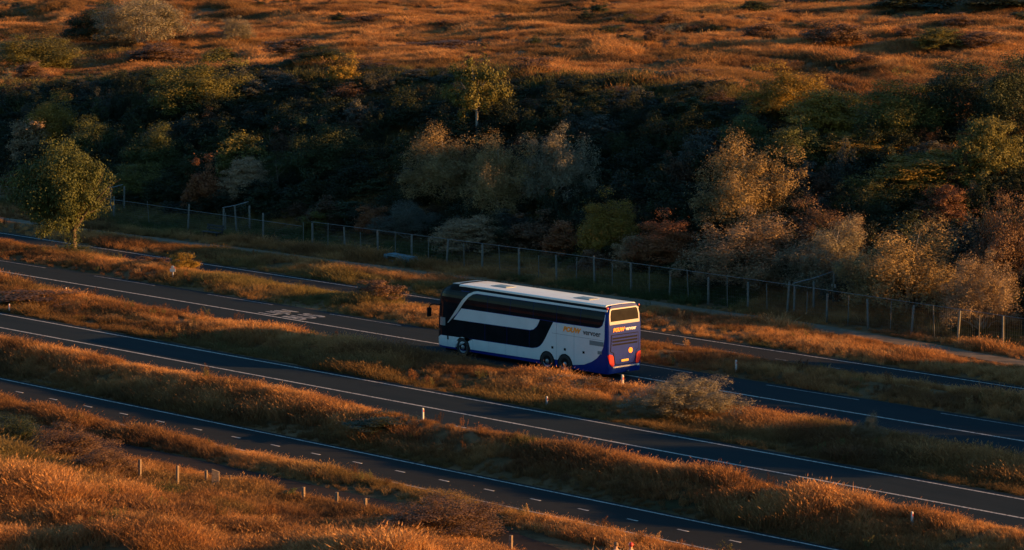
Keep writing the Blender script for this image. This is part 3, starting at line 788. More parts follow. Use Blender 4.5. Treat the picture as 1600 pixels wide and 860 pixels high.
tx, ty = tx[keep], ty[keep]; tz = terrain(tx, ty); k = in_view(tx, ty, tz, 0.08); tx, ty, tz = tx[k], ty[k], tz[k]
n = len(tx)
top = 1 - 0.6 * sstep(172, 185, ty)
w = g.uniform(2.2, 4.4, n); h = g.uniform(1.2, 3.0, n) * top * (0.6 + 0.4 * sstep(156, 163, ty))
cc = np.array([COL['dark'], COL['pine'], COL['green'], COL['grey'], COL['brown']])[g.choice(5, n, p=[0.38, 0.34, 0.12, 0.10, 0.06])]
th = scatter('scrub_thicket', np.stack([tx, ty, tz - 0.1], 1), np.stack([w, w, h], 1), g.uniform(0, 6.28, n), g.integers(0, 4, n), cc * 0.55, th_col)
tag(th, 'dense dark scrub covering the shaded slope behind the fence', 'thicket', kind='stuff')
print('thicket', n)

# low heath scrub dotted over the dune tops
x = g.uniform(-400, -140, 5200); y = g.uniform(188, 300, 5200)
k = fbm(x / 12, y / 6, 401) > 0.63; x, y = x[k], y[k]; z = terrain(x, y); k = in_view(x, y, z, 0.05); x, y, z = x[k], y[k], z[k]
n = len(x); w = g.uniform(0.7, 2.4, n); h = w * g.uniform(0.28, 0.5, n)
cc = np.array([COL['dark'], COL['pine'], COL['brown'], COL['grey'], COL['lime']])[g.choice(5, n, p=[0.2, 0.15, 0.45, 0.1, 0.1])]
tag(scatter('heath_scrub', np.stack([x, y, z - 0.05], 1), np.stack([w, w, h], 1), g.uniform(0, 6.28, n), g.integers(0, 4, n), cc * 0.85, th_col), 'low brown heath scrub dotted over the sunlit dune tops', 'scrub', kind='stuff')
print('heath', n)


# ---------------------------------------------------------------- fence along the foot of the slope
def rough_post(r, h, seed, n=8):
    g = random.Random(seed); bm = bmesh.new()
    lx, ly = g.uniform(-0.04, 0.04), g.uniform(-0.04, 0.04)
    tube(bm, [(0, 0, -0.3), (lx * 0.3, ly * 0.3, h * 0.33), (lx * 0.7, ly * 0.7, h * 0.7), (lx, ly, h - 0.02), (lx, ly, h)], [r, r * 1.02, r * 0.95, r * 0.97, r * 0.8], n)
    return bm_mesh(bm, 'post', True)
thick = [rough_post(0.07, 2.05, i) for i in range(3)]
thin = [rough_post(0.027, 1.95, 10 + i) for i in range(3)]
for m_ in thick + thin: m_.materials.append(M['greywood'])

def run_fence(name, label, pts, spacing, hgt=2.0, alternate=True, rail=False):
    """Posts along a polyline of ground points, a top wire, and netting between them."""
    root = empty(name, (pts[0][0], pts[0][1], float(terrain(*pts[0]))))
    tag(root, label, 'fence')
    o0 = root.location
    seg = []
    for a, b in zip(pts[:-1], pts[1:]): seg.append(math.hypot(b[0] - a[0], b[1] - a[1]))
    tot = sum(seg)
    def at(s):
        for (a, b), l in zip(zip(pts[:-1], pts[1:]), seg):
            if s <= l + 1e-6: t = s / l; x = a[0] + (b[0] - a[0]) * t; y = a[1] + (b[1] - a[1]) * t; return Vector((x, y, float(terrain(x, y)))) - o0
            s -= l
        x, y = pts[-1]; return Vector((x, y, float(terrain(x, y)))) - o0
    k = 0; s = 0.0; P = []
    while s <= tot + 1e-3:
        p = at(min(s, tot)); P.append(p)
        me = (thick if (k % 2 == 0 or not alternate) else thin)[R.randrange(3)]
        q = link('post', me, None, root); q.location = p; q.rotation_euler = (R.uniform(-0.05, 0.05), R.uniform(-0.05, 0.05), R.uniform(0, 6))
        q.scale = (1, 1, R.uniform(0.84, 1.04)); k += 1; s += spacing * (R.uniform(0.93, 1.07) if not rail else 1)
    bm = bmesh.new()
    top = [p + Vector((0, -0.10, hgt - 0.04)) for p in P]
    tube(bm, top, [0.03 if rail else 0.016] * len(top), 5)
    link('top_rail' if rail else 'top_wire', bm_mesh(bm, 'top_wire'), M['wire'], root)
    bm = bmesh.new()
    for a, b in zip(P[:-1], P[1:]):
        n = max(2, int((b - a).length / 0.16))
        for zz in np.linspace(0.1, hgt - 0.2, 9):
            tube(bm, [a + Vector((0, -0.10, zz)), b + Vector((0, -0.10, zz))], [0.0022] * 2, 3, cap=False)
        for i in range(n):
            p = a.lerp(b, (i + 0.5) / n) + Vector((0, -0.10, 0))
            tube(bm, [p + Vector((0, 0, 0.05)), p + Vector((0, 0, hgt - 0.1))], [0.0016] * 2, 3, cap=False)
    tag(link('wire_mesh', bm_mesh(bm, 'wire_mesh'), M['wire'], root), kind='stuff')
    return root
fx = [-186.4, -173, -160, -150, -141, -132, -124, -112, -100]
run_fence('wire_fence', 'long wire mesh fence with wooden posts along the foot of the slope', [(x, float(fence_y(x))) for x in fx], 1.72)
run_fence('wire_fence', 'older low wire fence half sunk in grass behind the lone tree and bench', [(x, float(fence_y(x)) + 0.2) for x in (-229, -222, -210, -198, -187.6)], 4.6, 1.55, True)
for lab, x, ln, dz in (('short side fence branching off near the dark bench', -196.9, 2.3, 0), ('short side fence with a pale plate behind the long fence at right', -141.6, 3.4, 0),
                   ('short side fence just right of the lone roadside tree', -212.3, 2.4, 0)):
    y = float(fence_y(x))
    r_ = run_fence('side_fence', lab, [(x, y + 0.25), (x + 0.1, y + 0.25 + ln)], ln / 2, 2.05, False, True)
    if x == -141.6:
        bm = bmesh.new(); box(bm, (0.1, ln, 1.55), (0.34, 0.03, 0.22), bevel=0.005)
        link('plate', bm_mesh(bm, 'plate'), M['white_post'], r_)

# ---------------------------------------------------------------- roadside markers and posts
def marker_mesh():
    bm = bmesh.new()
    prof = [(-0.06, 0), (0.06, 0), (0.06, 0.86), (0.02, 0.92), (-0.06, 0.92)]
    for yy in (-0.05, 0.05): pass
    a = [bm.verts.new((x, -0.05, z)) for x, z in prof]; b = [bm.verts.new((x, 0.05, z)) for x, z in prof]
    bm.faces.new(a[::-1]); bm.faces.new(b)
    for i in range(5): bm.faces.new((a[i], a[(i + 1) % 5], b[(i + 1) % 5], b[i]))
    bmesh.ops.recalc_face_normals(bm, faces=bm.faces[:])
    bmesh.ops.bevel(bm, geom=bm.edges[:], offset=0.012, segments=2, affect='EDGES')
    return bm_mesh(bm, 'marker_body')
mk_body = marker_mesh(); mk_body.materials.append(M['white_post'])
bm = bmesh.new(); box(bm, (0.0625, 0, 0.72), (0.006, 0.06, 0.16), bevel=0.002); mk_ref = bm_mesh(bm, 'reflector'); mk_ref.materials.append(M['red_plastic'])
def marker(label, x, y, s=1.0):
    r = empty('marker_post', (x, y, float(terrain(x, y)) - 0.03), R.uniform(-0.1, 0.1), (1.1 * s, 1.1 * s, s))
    tag(r, label, 'post', 'white roadside marker posts')
    link('body', mk_body, None, r); link('reflector', mk_ref, None, r)
for a in [('white marker post in the median beside the near road', -128.4, 121.2, 0.72), ('white marker post in the grass just behind the bus', -129.1, 127.3, 0.95),
          ('white marker post on the far verge right of the bus', -129.1, 135.9, 0.75), ('white marker post in the tall grass of the near berm', -128.3, 112.7, 0.7),
          ('white marker post on the median at the far left', -178.6, 127.2, 0.62), ('white marker post cut by the left edge of the picture', -175.4, 120.7, 0.6),
          ('white marker post in the shaded berm at lower right', -95.5, 111.4, 0.7)]: marker(*a)

def wood_post(label, x, y, w, d, h, rz, slant=0.0):
    bm = bmesh.new(); g = random.Random(int(x * 100)); h *= 0.85
    box(bm, (0, 0, h / 2 - 0.15), (w, d, h + 0.3), bevel=min(w, d) * 0.12)
    for v in bm.verts:
        if v.co.z > h * 0.7: v.co.z += slant * v.co.x / w
        v.co.x += 0.05 * v.co.z * g.uniform(0.2, 0.3)
    o = link('wooden_post', bm_mesh(bm, 'wooden_post'), M['wood'])
    o.location = (x, y, float(terrain(x, y))); o.rotation_euler = (0, 0, rz)
    tag(o, label, 'post', 'old wooden posts beside the near cycle path')
for a in [('leftmost wooden post by the near cycle path', -128.43, 95.43, 0.12, 0.12, 1.35, 0.3), ('slim wooden post, second from the left by the near cycle path', -125.97, 95.73, 0.11, 0.11, 1.40, 0.1),
          ('short slim wooden post just left of the broad one', -125.97, 97.37, 0.11, 0.11, 0.95, 0.5), ('broad pale wooden post with slanted top by the near cycle path', -124.95, 97.12, 0.34, 0.12, 1.15, 0.75, -0.12),
          ('thin stake right behind the broad wooden post', -124.95, 97.99, 0.06, 0.06, 0.75, 0.2), ('wooden post left of the yellowish sprig', -119.82, 98.09, 0.13, 0.13, 0.95, 0.3),
          ('wooden post right of the yellowish sprig', -117.87, 98.40, 0.13, 0.13, 0.95, 0.6), ('wooden post left of the large spreading bush', -116.13, 98.60, 0.13, 0.13, 0.9, 0.1),
          ('wooden post right of the large spreading bush at the bottom edge', -105.57, 97.58, 0.13, 0.13, 1.0, 0.3)]: wood_post(*a)

# little white marker sign on the far verge
sx, sy = (-179.3, 136.1)
r = empty('marker_sign', (sx, sy, float(terrain(sx, sy))), VIEW_AZ - 0.1); tag(r, 'small white marker sign with a pointed top on the far verge', 'sign')
bm = bmesh.new(); box(bm, (0, 0, 0.35), (0.07, 0.07, 0.72), bevel=0.01); link('pole', bm_mesh(bm, 'pole'), M['white_post'], r)
bm = bmesh.new(); box(bm, (0, -0.055, 0.66), (0.36, 0.03, 0.22), bevel=0.01); link('plate', bm_mesh(bm, 'plate'), M['white_post'], r)
bm = bmesh.new()
tri = [(-0.12, 0.0), (0.12, 0.0), (0.05, 0.15), (-0.05, 0.15)]
a = [bm.verts.new((x, -0.07, 0.80 + z)) for x, z in tri]; b = [bm.verts.new((x, -0.02, 0.80 + z)) for x, z in tri]
bm.faces.new(a); bm.faces.new(b[::-1])
for i in range(4): bm.faces.new((a[i], b[i], b[(i + 1) % 4], a[(i + 1) % 4]))
bmesh.ops.recalc_face_normals(bm, faces=bm.faces[:]); link('cap', bm_mesh(bm, 'cap'), M['white_post'], r)
bm = bmesh.new(); box(bm, (-0.14, -0.045, 0.82), (0.07, 0.03, 0.07), bevel=0.008); box(bm, (0.14, -0.045, 0.82), (0.07, 0.03, 0.07), bevel=0.008)
link('reflector', bm_mesh(bm, 'reflector'), M['red_plastic'], r)

# dark bench by the sand path
bxx, byy = (-196.3, 152.7)
r = empty('bench', (bxx, byy, float(terrain(bxx, byy))), 0.05); tag(r, 'dark wooden bench with two back boards beside the sand path', 'bench')
def part(name, mat, fn, parent):
    bm = bmesh.new(); fn(bm); return link(name, bm_mesh(bm, name), M[mat], parent)
for k in range(3): part('seat_board', 'bench', lambda bm: box(bm, (0, -0.05 - 0.17 * k, 0.46), (1.8, 0.14, 0.05), bevel=0.01), r)
for k in range(2): part('back_board', 'bench', lambda bm: box(bm, (0, 0.12 + 0.03 * k, 0.66 + 0.22 * k), (1.8, 0.045, 0.15), bevel=0.01), r)
for s in (-0.7, 0.7):
    part('leg', 'bench', lambda bm: box(bm, (s, -0.38, 0.21), (0.09, 0.09, 0.44), bevel=0.01), r)
    part('leg', 'bench', lambda bm: box(bm, (s, 0.16, 0.45), (0.09, 0.07, 0.96), bevel=0.01), r)
    part('seat_rail', 'bench', lambda bm: box(bm, (s, -0.12, 0.40), (0.08, 0.50, 0.06), bevel=0.01), r)

# low blue-grey concrete block with a slot, and a pale board leaning beside it
bxx, byy = (-176.4, 153.0)
r = empty('concrete_block', (bxx, byy, float(terrain(bxx, byy)) - 0.05), -0.12); tag(r, 'low blue grey block with a dark slot beside the sand path', 'block')
def trough(bm):
    L_, W_, H_ = 2.9, 0.8, 0.62
    box(bm, (0, -W_ / 2 + 0.05, 0.14), (L_, 0.10, 0.28), bevel=0.02)
    box(bm, (0, -W_ / 2 + 0.05, H_ - 0.05), (L_, 0.10, 0.10), bevel=0.02)
    box(bm, (-L_ / 2 + 0.2, -W_ / 2 + 0.051, 0.41), (0.4, 0.10, 0.26), bevel=0.01)
    box(bm, (0.75, -W_ / 2 + 0.051, 0.41), (1.4, 0.10, 0.26), bevel=0.01)
    box(bm, (0, W_ / 2 - 0.05, H_ / 2), (L_, 0.10, H_), bevel=0.02)
    for s in (-1, 1): box(bm, (s * (L_ / 2 - 0.06), 0, H_ / 2 - 0.005), (0.115, W_ - 0.22, H_ - 0.02), bevel=0.01)
part('body', 'block', trough, r)
part('lid', 'block', lambda bm: box(bm, (0.1, 0.05, 0.645), (2.7, 0.62, 0.05), bevel=0.01), r)
r2 = tag(part('pale_board', 'palegrey', lambda bm: box(bm, (0, 0, 0.25), (1.0, 0.05, 0.5), bevel=0.01), None), 'pale grey board leaning at the right end of the low block', 'board')
r2.location = (bxx + 2.0, byy - 0.1, float(terrain(bxx + 2.0, byy)) - 0.02); r2.rotation_euler = (-0.35, 0.10, -0.1)

# bare pale stems in the scrub
def bare_stem(label, x, y, h, seed):
    g = random.Random(seed); bm = bmesh.new(); b = Vector((0, 0, -0.1)); tip = Vector((g.uniform(-0.5, 0.1), 0.1, h))
    m1 = b.lerp(tip, 0.45) + Vector((0.18, 0, 0)); tube(bm, [b, m1, tip], [0.05, 0.04, 0.01], 6)
    for k in range(6):
        s = b.lerp(tip, g.uniform(0.35, 0.85)) + Vector((0.08, 0, 0)); e = s + Vector((g.uniform(-0.8, 0.8), g.uniform(-0.6, 0.6), g.uniform(0.3, 1.0)))
        tube(bm, [s, s.lerp(e, 0.5) + Vector((0.05, 0, -0.04)), e], [0.03, 0.02, 0.006], 5)
    o = link('dead_tree', bm_mesh(bm, 'dead_tree', True), M['bark']); o.location = (x, y, float(terrain(x, y)))
    tag(o, label, 'tree')
for a in [('bare pale dead stem standing among dark scrub left of centre', -200.6, 162.0, 2.8, 4), ('bare pale dead stem behind the yellow green shrub', -207.0, 166.5, 2.6, 9)]: bare_stem(*a)


# ---------------------------------------------------------------- double-decker coach
M.update(
    navy=plain('navy_paint', (0.0035, 0.020, 0.17), 0.4, var=0.08, coat=0.05, spec=0.12),
    white=plain('white_coach_paint', (0.62, 0.64, 0.64), 0.32, var=0.05, scale=1.2, coat=0.4),
    roofwhite=plain('roof_white', (0.90, 0.86, 0.74), 0.38, var=0.05, scale=0.8, coat=0.4),
    trim=plain('silver_trim', (0.50, 0.48, 0.46), 0.35, metal=0.1, var=0.05),
    frame=plain('rear_frame', (0.33, 0.31, 0.31), 0.35, var=0.05),
    blacktrim=plain('black_trim', (0.008, 0.008, 0.009), 0.75, var=0.2, spec=0.1),
    rubber=plain('tyre_rubber', (0.015, 0.015, 0.016), 0.85, var=0.2),
    rim=plain('wheel_rim', (0.26, 0.26, 0.26), 0.4, metal=0.6, var=0.1),
    glass=glass_mat('tinted_glass'), rearglass=glass_mat('rear_glass', (0.02, 0.018, 0.016), 0.09),
    orange=plain('orange_print', (1.0, 0.30, 0.012), 0.45, var=0.05),
    blackprint=plain('black_print', (0.012, 0.012, 0.014), 0.45, var=0.1),
    whiteprint=plain('white_print', (0.8, 0.79, 0.76), 0.45, var=0.05),
    ventgrey=plain('vent_grey', (0.16, 0.18, 0.19), 0.6, var=0.15, scale=20),
    hatchglass=plain('roof_hatch_grey', (0.16, 0.20, 0.21), 0.3, var=0.1),
    taillight=plain('tail_light_red', (0.55, 0.02, 0.018), 0.3, var=0.1, coat=0.6),
    plate=plain('plate_yellow', (0.70, 0.42, 0.06), 0.5, var=0.05),
    seam=plain('panel_seam', (0.10, 0.11, 0.12), 0.7, var=0.1),
)
HW = 1.275
def hw(l, z):
    w = HW
    if z > 2.9: w -= 0.15 * ((z - 2.9) / 0.9) ** 2
    if z < 0.8: w -= 0.03 * ((0.8 - z) / 0.5) ** 2
    if l > 12.9: t = min((l - 12.9) / 1.0, 1.0); w -= 0.42 * (1 - math.sqrt(max(1 - t * t, 0.0)))
    if l < 0.16: t = (0.16 - l) / 0.16; w -= 0.10 * (1 - math.sqrt(max(1 - min(t, 1) ** 2, 0)))
    return w
def lmax(z):
    if z < 1.2: return 13.86
    return 13.86 - 0.32 * ((z - 1.2) / 2.5) ** 2 - (1.0 * ((z - 3.35) / 0.6) ** 2 if z > 3.35 else 0)
def lrear(z):
    r = 0.0
    if z > 2.7: r += 0.10 * ((z - 2.7) / 1.2) ** 1.4
    if z < 0.7: r += 0.06 * ((0.7 - z) / 0.4) ** 2
    return r
bus = empty('double_decker_bus', (-132.05, 129.08 + HW, 0.02), math.pi)
tag(bus, 'white and navy double decker coach driving away on the far road', 'bus')

# shell
bm = bmesh.new()
zs = [0.30, 0.45, 0.7, 1.0, 1.5, 2.0, 2.5, 2.9, 3.1, 3.3, 3.5, 3.65, 3.78]
prof = [(1, z, 0.0) for z in zs] + [(1, 3.87, 0.05), (1, 3.925, 0.14), (1, 3.95, 0.30)] + [(0, 3.97, 0)] + [(-1, 3.95, 0.30), (-1, 3.925, 0.14), (-1, 3.87, 0.05)] + [(-1, z, 0.0) for z in zs[::-1]]
us = [0, 0.004, 0.008, 0.012, 0.03, 0.1, 0.2, 0.3, 0.4, 0.5, 0.6, 0.7, 0.8, 0.88, 0.93, 0.95, 0.965, 0.98, 0.99, 0.996, 1.0]
rings = []
for u in us:
    ring = []
    for s, z, inset in prof:
        l = lrear(z) + u * (lmax(z) - lrear(z))
        w = hw(lrear(z) * 0 + l - lrear(z) if l < 1 else l + (13.86 - lmax(z)) * 0.8, min(z, 3.78)) - inset
        ring.append(bm.verts.new((l, s * w, z)))
    rings.append(ring)
n = len(prof)
for a, b in zip(rings[:-1], rings[1:]):
    for k in range(n): bm.faces.new((a[k], a[(k + 1) % n], b[(k + 1) % n], b[k]))
for ring in (rings[0], rings[-1]):
    h = n // 2
    for k in range(h):
        q = [ring[k], ring[k + 1], ring[n - 2 - k], ring[n - 1 - k]]; u = []
        for v in q:
            if v not in u: u.append(v)
        if len(u) >= 3: bm.faces.new(u)
bmesh.ops.recalc_face_normals(bm, faces=bm.faces[:])
me = bm_mesh(bm, 'body', True); me.materials.append(M['navy'])
body = link('body', me, None, bus)
me.materials.append(M['blacktrim'])
for p_ in me.polygons:
    if (p_.center.x > 11.6 and p_.center.z > 1.0) or (p_.center.x > 0.5 and p_.center.z > 3.6): p_.material_index = 1
me.set_sharp_from_angle(angle=math.radians(35))

def slab(poly, lo, hi):
    """Cut a polygon to lo <= l <= hi."""
    def cut(P, k, sgn):
        out = []
        for i in range(len(P)):
            a, b = P[i], P[(i + 1) % len(P)]; da, db = sgn * (a[0] - k), sgn * (b[0] - k)
            if da >= 0: out.append(a)
            if (da >= 0) != (db >= 0): t = da / (da - db); out.append((k, a[1] + (b[1] - a[1]) * t))
        return out
    return cut(cut(poly, lo, 1), hi, -1)

def side_panel(name, poly, mat, off, side=1, parent=None, smooth=True):
    bm = bmesh.new()
    f = bm.faces.new([bm.verts.new((l, 0, z)) for l, z in poly])
    bmesh.ops.triangulate(bm, faces=[f])
    for c in [12.7, 12.9, 13.05, 13.2, 13.35, 13.5, 13.6, 13.7, 13.78]:
        bmesh.ops.bisect_plane(bm, geom=bm.verts[:] + bm.edges[:] + bm.faces[:], plane_co=(c, 0, 0), plane_no=(1, 0, 0))
    for c in [0.45, 0.6, 0.8, 2.9, 3.05, 3.2, 3.35, 3.5, 3.6, 3.7, 3.78, 3.85]:
        bmesh.ops.bisect_plane(bm, geom=bm.verts[:] + bm.edges[:] + bm.faces[:], plane_co=(0, 0, c), plane_no=(0, 0, 1))
    bnd = [e for e in bm.edges if e.is_boundary]
    r = bmesh.ops.extrude_edge_only(bm, edges=bnd)
    inner = {v for v in r['geom'] if isinstance(v, bmesh.types.BMVert)}
    for v in bm.verts:
        l, z = v.co.x, v.co.z
        l2 = l + (13.86 - lmax(z)) * 0.8 if l > 6 else l
        w = hw(min(l2, 13.89), min(z, 3.78)) - (0.05 * min(max((z - 3.78) / 0.09, 0), 1.5))
        v.co.y = side * (w + (off if v not in inner else -0.012))
    bmesh.ops.recalc_face_normals(bm, faces=bm.faces[:])
    me = bm_mesh(bm, name); me.materials.append(M[mat])
    return link(name, me, None, parent or bus)

def arc(cx, cz, r, a0, a1, n):
    return [(cx + r * math.cos(math.radians(a0 + (a1 - a0) * i / n)), cz + r * math.sin(math.radians(a0 + (a1 - a0) * i / n))) for i in range(n + 1)]
def arch(cx): # wheel opening, walked from the low-l side to the high-l side
    return arc(cx, 0.46, 0.60, 176, 4, 14)[::-1] if False else [(cx - 0.60, 0.46)] + arc(cx, 0.46, 0.60, 172, 8, 12) + [(cx + 0.60, 0.46)]
WH = [3.28, 4.68, 11.52]
for side in (1, -1):
    # black upper front, wrapping the corner
    side_panel('front_glazing', [(13.82, 0.80), (13.42, 1.0), (12.80, 1.02), (12.80, 1.75), (12.74, 1.76), (12.02, 2.52), (11.5, 3.12), (11.0, 3.5), (10.5, 3.70), (10.2, 3.72), (10.2, 3.86), (12.75, 3.80), (13.0, 3.70), (13.2, 3.55), (13.42, 3.2), (13.6, 2.6), (13.74, 2.0), (13.82, 1.3)], 'glass', 0.006, side)
    side_panel('roof_band', [(0.16, 3.745), (10.19, 3.745), (10.19, 3.86), (0.16, 3.86)], 'blacktrim', 0.006, side)
    side_panel('trim_stripe', [(0.14, 3.64), (10.45, 3.60), (10.75, 3.53), (11.05, 3.36), (11.4, 3.02), (11.95, 2.4), (12.74, 1.74), (12.78, 1.74), (12.10, 2.52), (11.58, 3.14), (11.12, 3.52), (10.7, 3.69), (10.4, 3.735), (0.14, 3.735)], 'trim', 0.014, side)
    up = [(0.26, 3.63), (0.30, 3.2), (0.42, 2.92), (0.6, 2.79), (0.8, 2.74), (4.12, 2.72), (5.24, 2.73), (11.58, 2.68), (11.96, 2.38), (11.4, 3.0), (11.05, 3.33), (10.75, 3.5), (10.45, 3.57)]
    cuts = [0.2, 2.1, 3.95, 5.8, 7.65, 9.5, 12.1]
    for a, b in zip(cuts[:-1], cuts[1:]):
        side_panel('upper_window', slab(up, a + 0.012, b - 0.012), 'glass', 0.008, side)
    lo = [(5.30, 2.70), (4.20, 2.70), (4.50, 2.25), (4.75, 1.85), (5.0, 1.52), (5.2, 1.32), (5.5, 1.17), (5.85, 1.10), (12.78, 1.03), (12.78, 1.72), (12.34, 1.96), (6.02, 2.03), (5.75, 2.10), (5.5, 2.28), (5.36, 2.48)]
    cuts = [4.1, 6.1, 7.9, 9.7, 11.3, 12.8]
    for a, b in zip(cuts[:-1], cuts[1:]):
        side_panel('lower_window', slab(lo, a + 0.012, b - 0.012), 'glass', 0.007, side)
    side_panel('white_panel', [(12.28, 1.98), (11.62, 2.66), (5.26, 2.70), (5.38, 2.48), (5.52, 2.30), (5.76, 2.13), (6.02, 2.06)], 'white', 0.012, side)
    # skirt below the lower windows, seams between the luggage doors
    sk = [(13.83, 0.40), (13.83, 0.78), (13.42, 0.98), (12.78, 1.0), (5.87, 1.075), (5.5, 1.14), (5.25, 1.25), (5.02, 1.46), (4.78, 1.80), (4.52, 2.21), (4.2, 2.68), (0.80, 2.71), (0.6, 2.75), (0.38, 2.90), (0.26, 3.2), (0.235, 3.5), (0.21, 3.5), (0.24, 2.2), (0.32, 1.75), (0.5, 1.4), (0.8, 1.1), (1.2, 0.86), (1.8, 0.64), (2.64, 0.52)]
    sk = sk + [(WH[0] - 0.62, 0.52)] + arc(WH[0], 0.46, 0.60, 172, 20, 10) + arc(WH[1], 0.46, 0.60, 160, 8, 10) + [(WH[1] + 0.62, 0.50), (WH[2] - 0.62, 0.44)] + arc(WH[2], 0.46, 0.60, 176, 4, 12) + [(12.2, 0.40)]
    doors = [0.15, 2.57, 3.94, 7.08, 8.02, 9.42, 10.7, 12.78, 13.9]
    for a, b in zip(doors[:-1], doors[1:]):
        side_panel('side_panel', slab(sk, a + 0.008, b - 0.008), 'white', 0.010, side)
    for x0, x1, z0 in ((0.35, 4.3, 2.08), (5.9, 0.9, 1.06)):
        if x1 > x0: side_panel('panel_seam', [(x0, z0), (x1, z0), (x1, z0 + 0.014), (x0, z0 + 0.014)], 'seam', 0.012, side)
    for cx in WH:
        side_panel('wheel_arch', [(cx - 0.595, 0.34)] + arc(cx, 0.46, 0.595, 176, 4, 16) + [(cx + 0.595, 0.34)], 'blacktrim', 0.003, side)
    side_panel('vent_grille', [(0.30, 1.77), (1.37, 1.76), (1.37, 2.01), (0.30, 2.01)], 'ventgrey', 0.016, side)
    side_panel('vent_grille', [(0.44, 1.33), (0.75, 1.32), (0.75, 1.50), (0.44, 1.51)], 'ventgrey', 0.016, side)
    for l in (4.26, 3.28, 1.83):
        side_panel('door_latch', [(l - 0.08, 1.23), (l + 0.08, 1.23), (l + 0.08, 1.36), (l - 0.08, 1.36)], 'blacktrim', 0.016, side)
    side_panel('door_handle', [(12.70, 0.80), (12.82, 0.80), (12.82, 1.0), (12.70, 1.0)], 'blacktrim', 0.016, side)
side_panel('driver_window', [(12.98, 1.56), (13.50, 1.54), (13.50, 1.99), (12.98, 2.01)], 'hatchglass', 0.012)
# underfloor chassis and wheels
bm = bmesh.new(); box(bm, (6.9, 0, 0.235), (12.6, 2.1, 0.14)); link('chassis', bm_mesh(bm, 'chassis'), M['blacktrim'], bus)
bm = bmesh.new(); lathe(bm, [(0.31, 0.02), (0.36, 0.045), (0.46, 0.05), (0.505, 0.02), (0.51, -0.10), (0.505, -0.24), (0.46, -0.27), (0.31, -0.26), (0.31, 0.02)], 28); ty = bm_mesh(bm, 'tyre', True); ty.materials.append(M['rubber'])
bm = bmesh.new(); lathe(bm, [(0.315, 0.02), (0.30, 0.015), (0.27, -0.06), (0.16, -0.075), (0.13, 0.02), (0.12, 0.045), (0.0, 0.05)], 28)
for k in range(10):
    a = 2 * math.pi * k / 10; box(bm, (0.205 * math.cos(a), -0.06, 0.205 * math.sin(a)), (0.05, 0.05, 0.05), rot=Matrix.Rotation(-a, 4, 'Y'))
rm = bm_mesh(bm, 'rim', True); rm.materials.append(M['rim'])
for cx in WH:
    for s in (1, -1):
        wv = empty('wheel', (cx, s * (HW - 0.02), 0.49), 0 if s > 0 else math.pi); wv.parent = bus
        link('tyre', ty, None, wv); link('rim', rm, None, wv)
# roof sheet, hatches, front glass cap
def roof_sheet(name, l0, l1, w0, w1, z, t, mat, bev=0.03):
    bm = bmesh.new(); box(bm, ((l0 + l1) / 2, (w0 + w1) / 2, z), (abs(l1 - l0), abs(w1 - w0), t), bevel=bev); return link(name, bm_mesh(bm, name), M[mat], bus)
bm = bmesh.new()
wl = [-1.10, -1.0, -0.8, -0.4, 0, 0.4, 0.8, 1.0, 1.10]; ls = [0.32, 2, 4, 6, 8, 10, 11.6, 12.0]
V = [[bm.verts.new((l, w, 3.984 - 0.02 * abs(w) ** 2 - (0.035 if abs(w) > 1.05 else 0) - 0.02 * max(0, l - 11.5))) for w in wl] for l in ls]
for a, b in zip(V[:-1], V[1:]):
    for k in range(len(wl) - 1): bm.faces.new((a[k], b[k], b[k + 1], a[k + 1]))
bnd = [e for e in bm.edges if e.is_boundary]; r = bmesh.ops.extrude_edge_only(bm, edges=bnd)
for v in r['geom']:
    if isinstance(v, bmesh.types.BMVert): v.co.z -= 0.06
bmesh.ops.recalc_face_normals(bm, faces=bm.faces[:])
link('roof', bm_mesh(bm, 'roof', False), M['roofwhite'], bus)
for l0 in (8.95, 2.35): 
    h_ = roof_sheet('roof_hatch', l0, l0 + 1.25, -0.40, 0.36, 3.982, 0.05, 'hatchglass', 0.015)
    bm = bmesh.new(); box(bm, (l0 + 0.625, -0.02, 4.01), (0.9, 0.5, 0.016), bevel=0.008); link('hatch_pane', bm_mesh(bm, 'hatch_pane'), M['hatchglass'], h_)
roof_sheet('front_roof_cap', 12.03, 12.75, -0.92, 0.92, 3.92, 0.06, 'hatchglass', 0.025)
# windscreen at the front end
bm = bmesh.new(); rows = []
for z in [1.0, 1.5, 2.0, 2.5, 3.0, 3.35, 3.55]:
    rows.append([bm.verts.new((lmax(z) + 0.012 - 0.0 * w, w, z)) for w in (-0.72, -0.36, 0, 0.36, 0.72)])
for a, b in zip(rows[:-1], rows[1:]):
    for k in range(4): bm.faces.new((a[k], a[k + 1], b[k + 1], b[k]))
bmesh.ops.solidify(bm, geom=bm.faces[:], thickness=0.02); link('windscreen', bm_mesh(bm, 'windscreen'), M['glass'], bus)
# mirror on its arm
bm = bmesh.new(); tube(bm, [(13.5, 1.0, 2.62), (13.95, 1.18, 2.66), (14.2, 1.30, 2.62), (14.26, 1.33, 2.45)], [0.035, 0.035, 0.035, 0.03], 8)
ma = link('mirror_arm', bm_mesh(bm, 'mirror_arm', True), M['blacktrim'], bus)
bm = bmesh.new(); box(bm, (14.27, 1.34, 2.20), (0.14, 0.26, 0.52), bevel=0.05); link('mirror_head', bm_mesh(bm, 'mirror_head', True), M['blacktrim'], ma)
bm = bmesh.new(); tube(bm, [(13.5, -1.0, 2.62), (13.95, -1.18, 2.66), (14.2, -1.30, 2.62), (14.26, -1.33, 2.45)], [0.035, 0.035, 0.035, 0.03], 8)
ma = link('mirror_arm', bm_mesh(bm, 'mirror_arm', True), M['blacktrim'], bus)
bm = bmesh.new(); box(bm, (14.27, -1.34, 2.20), (0.14, 0.26, 0.52), bevel=0.05); link('mirror_head', bm_mesh(bm, 'mirror_head', True), M['blacktrim'], ma)

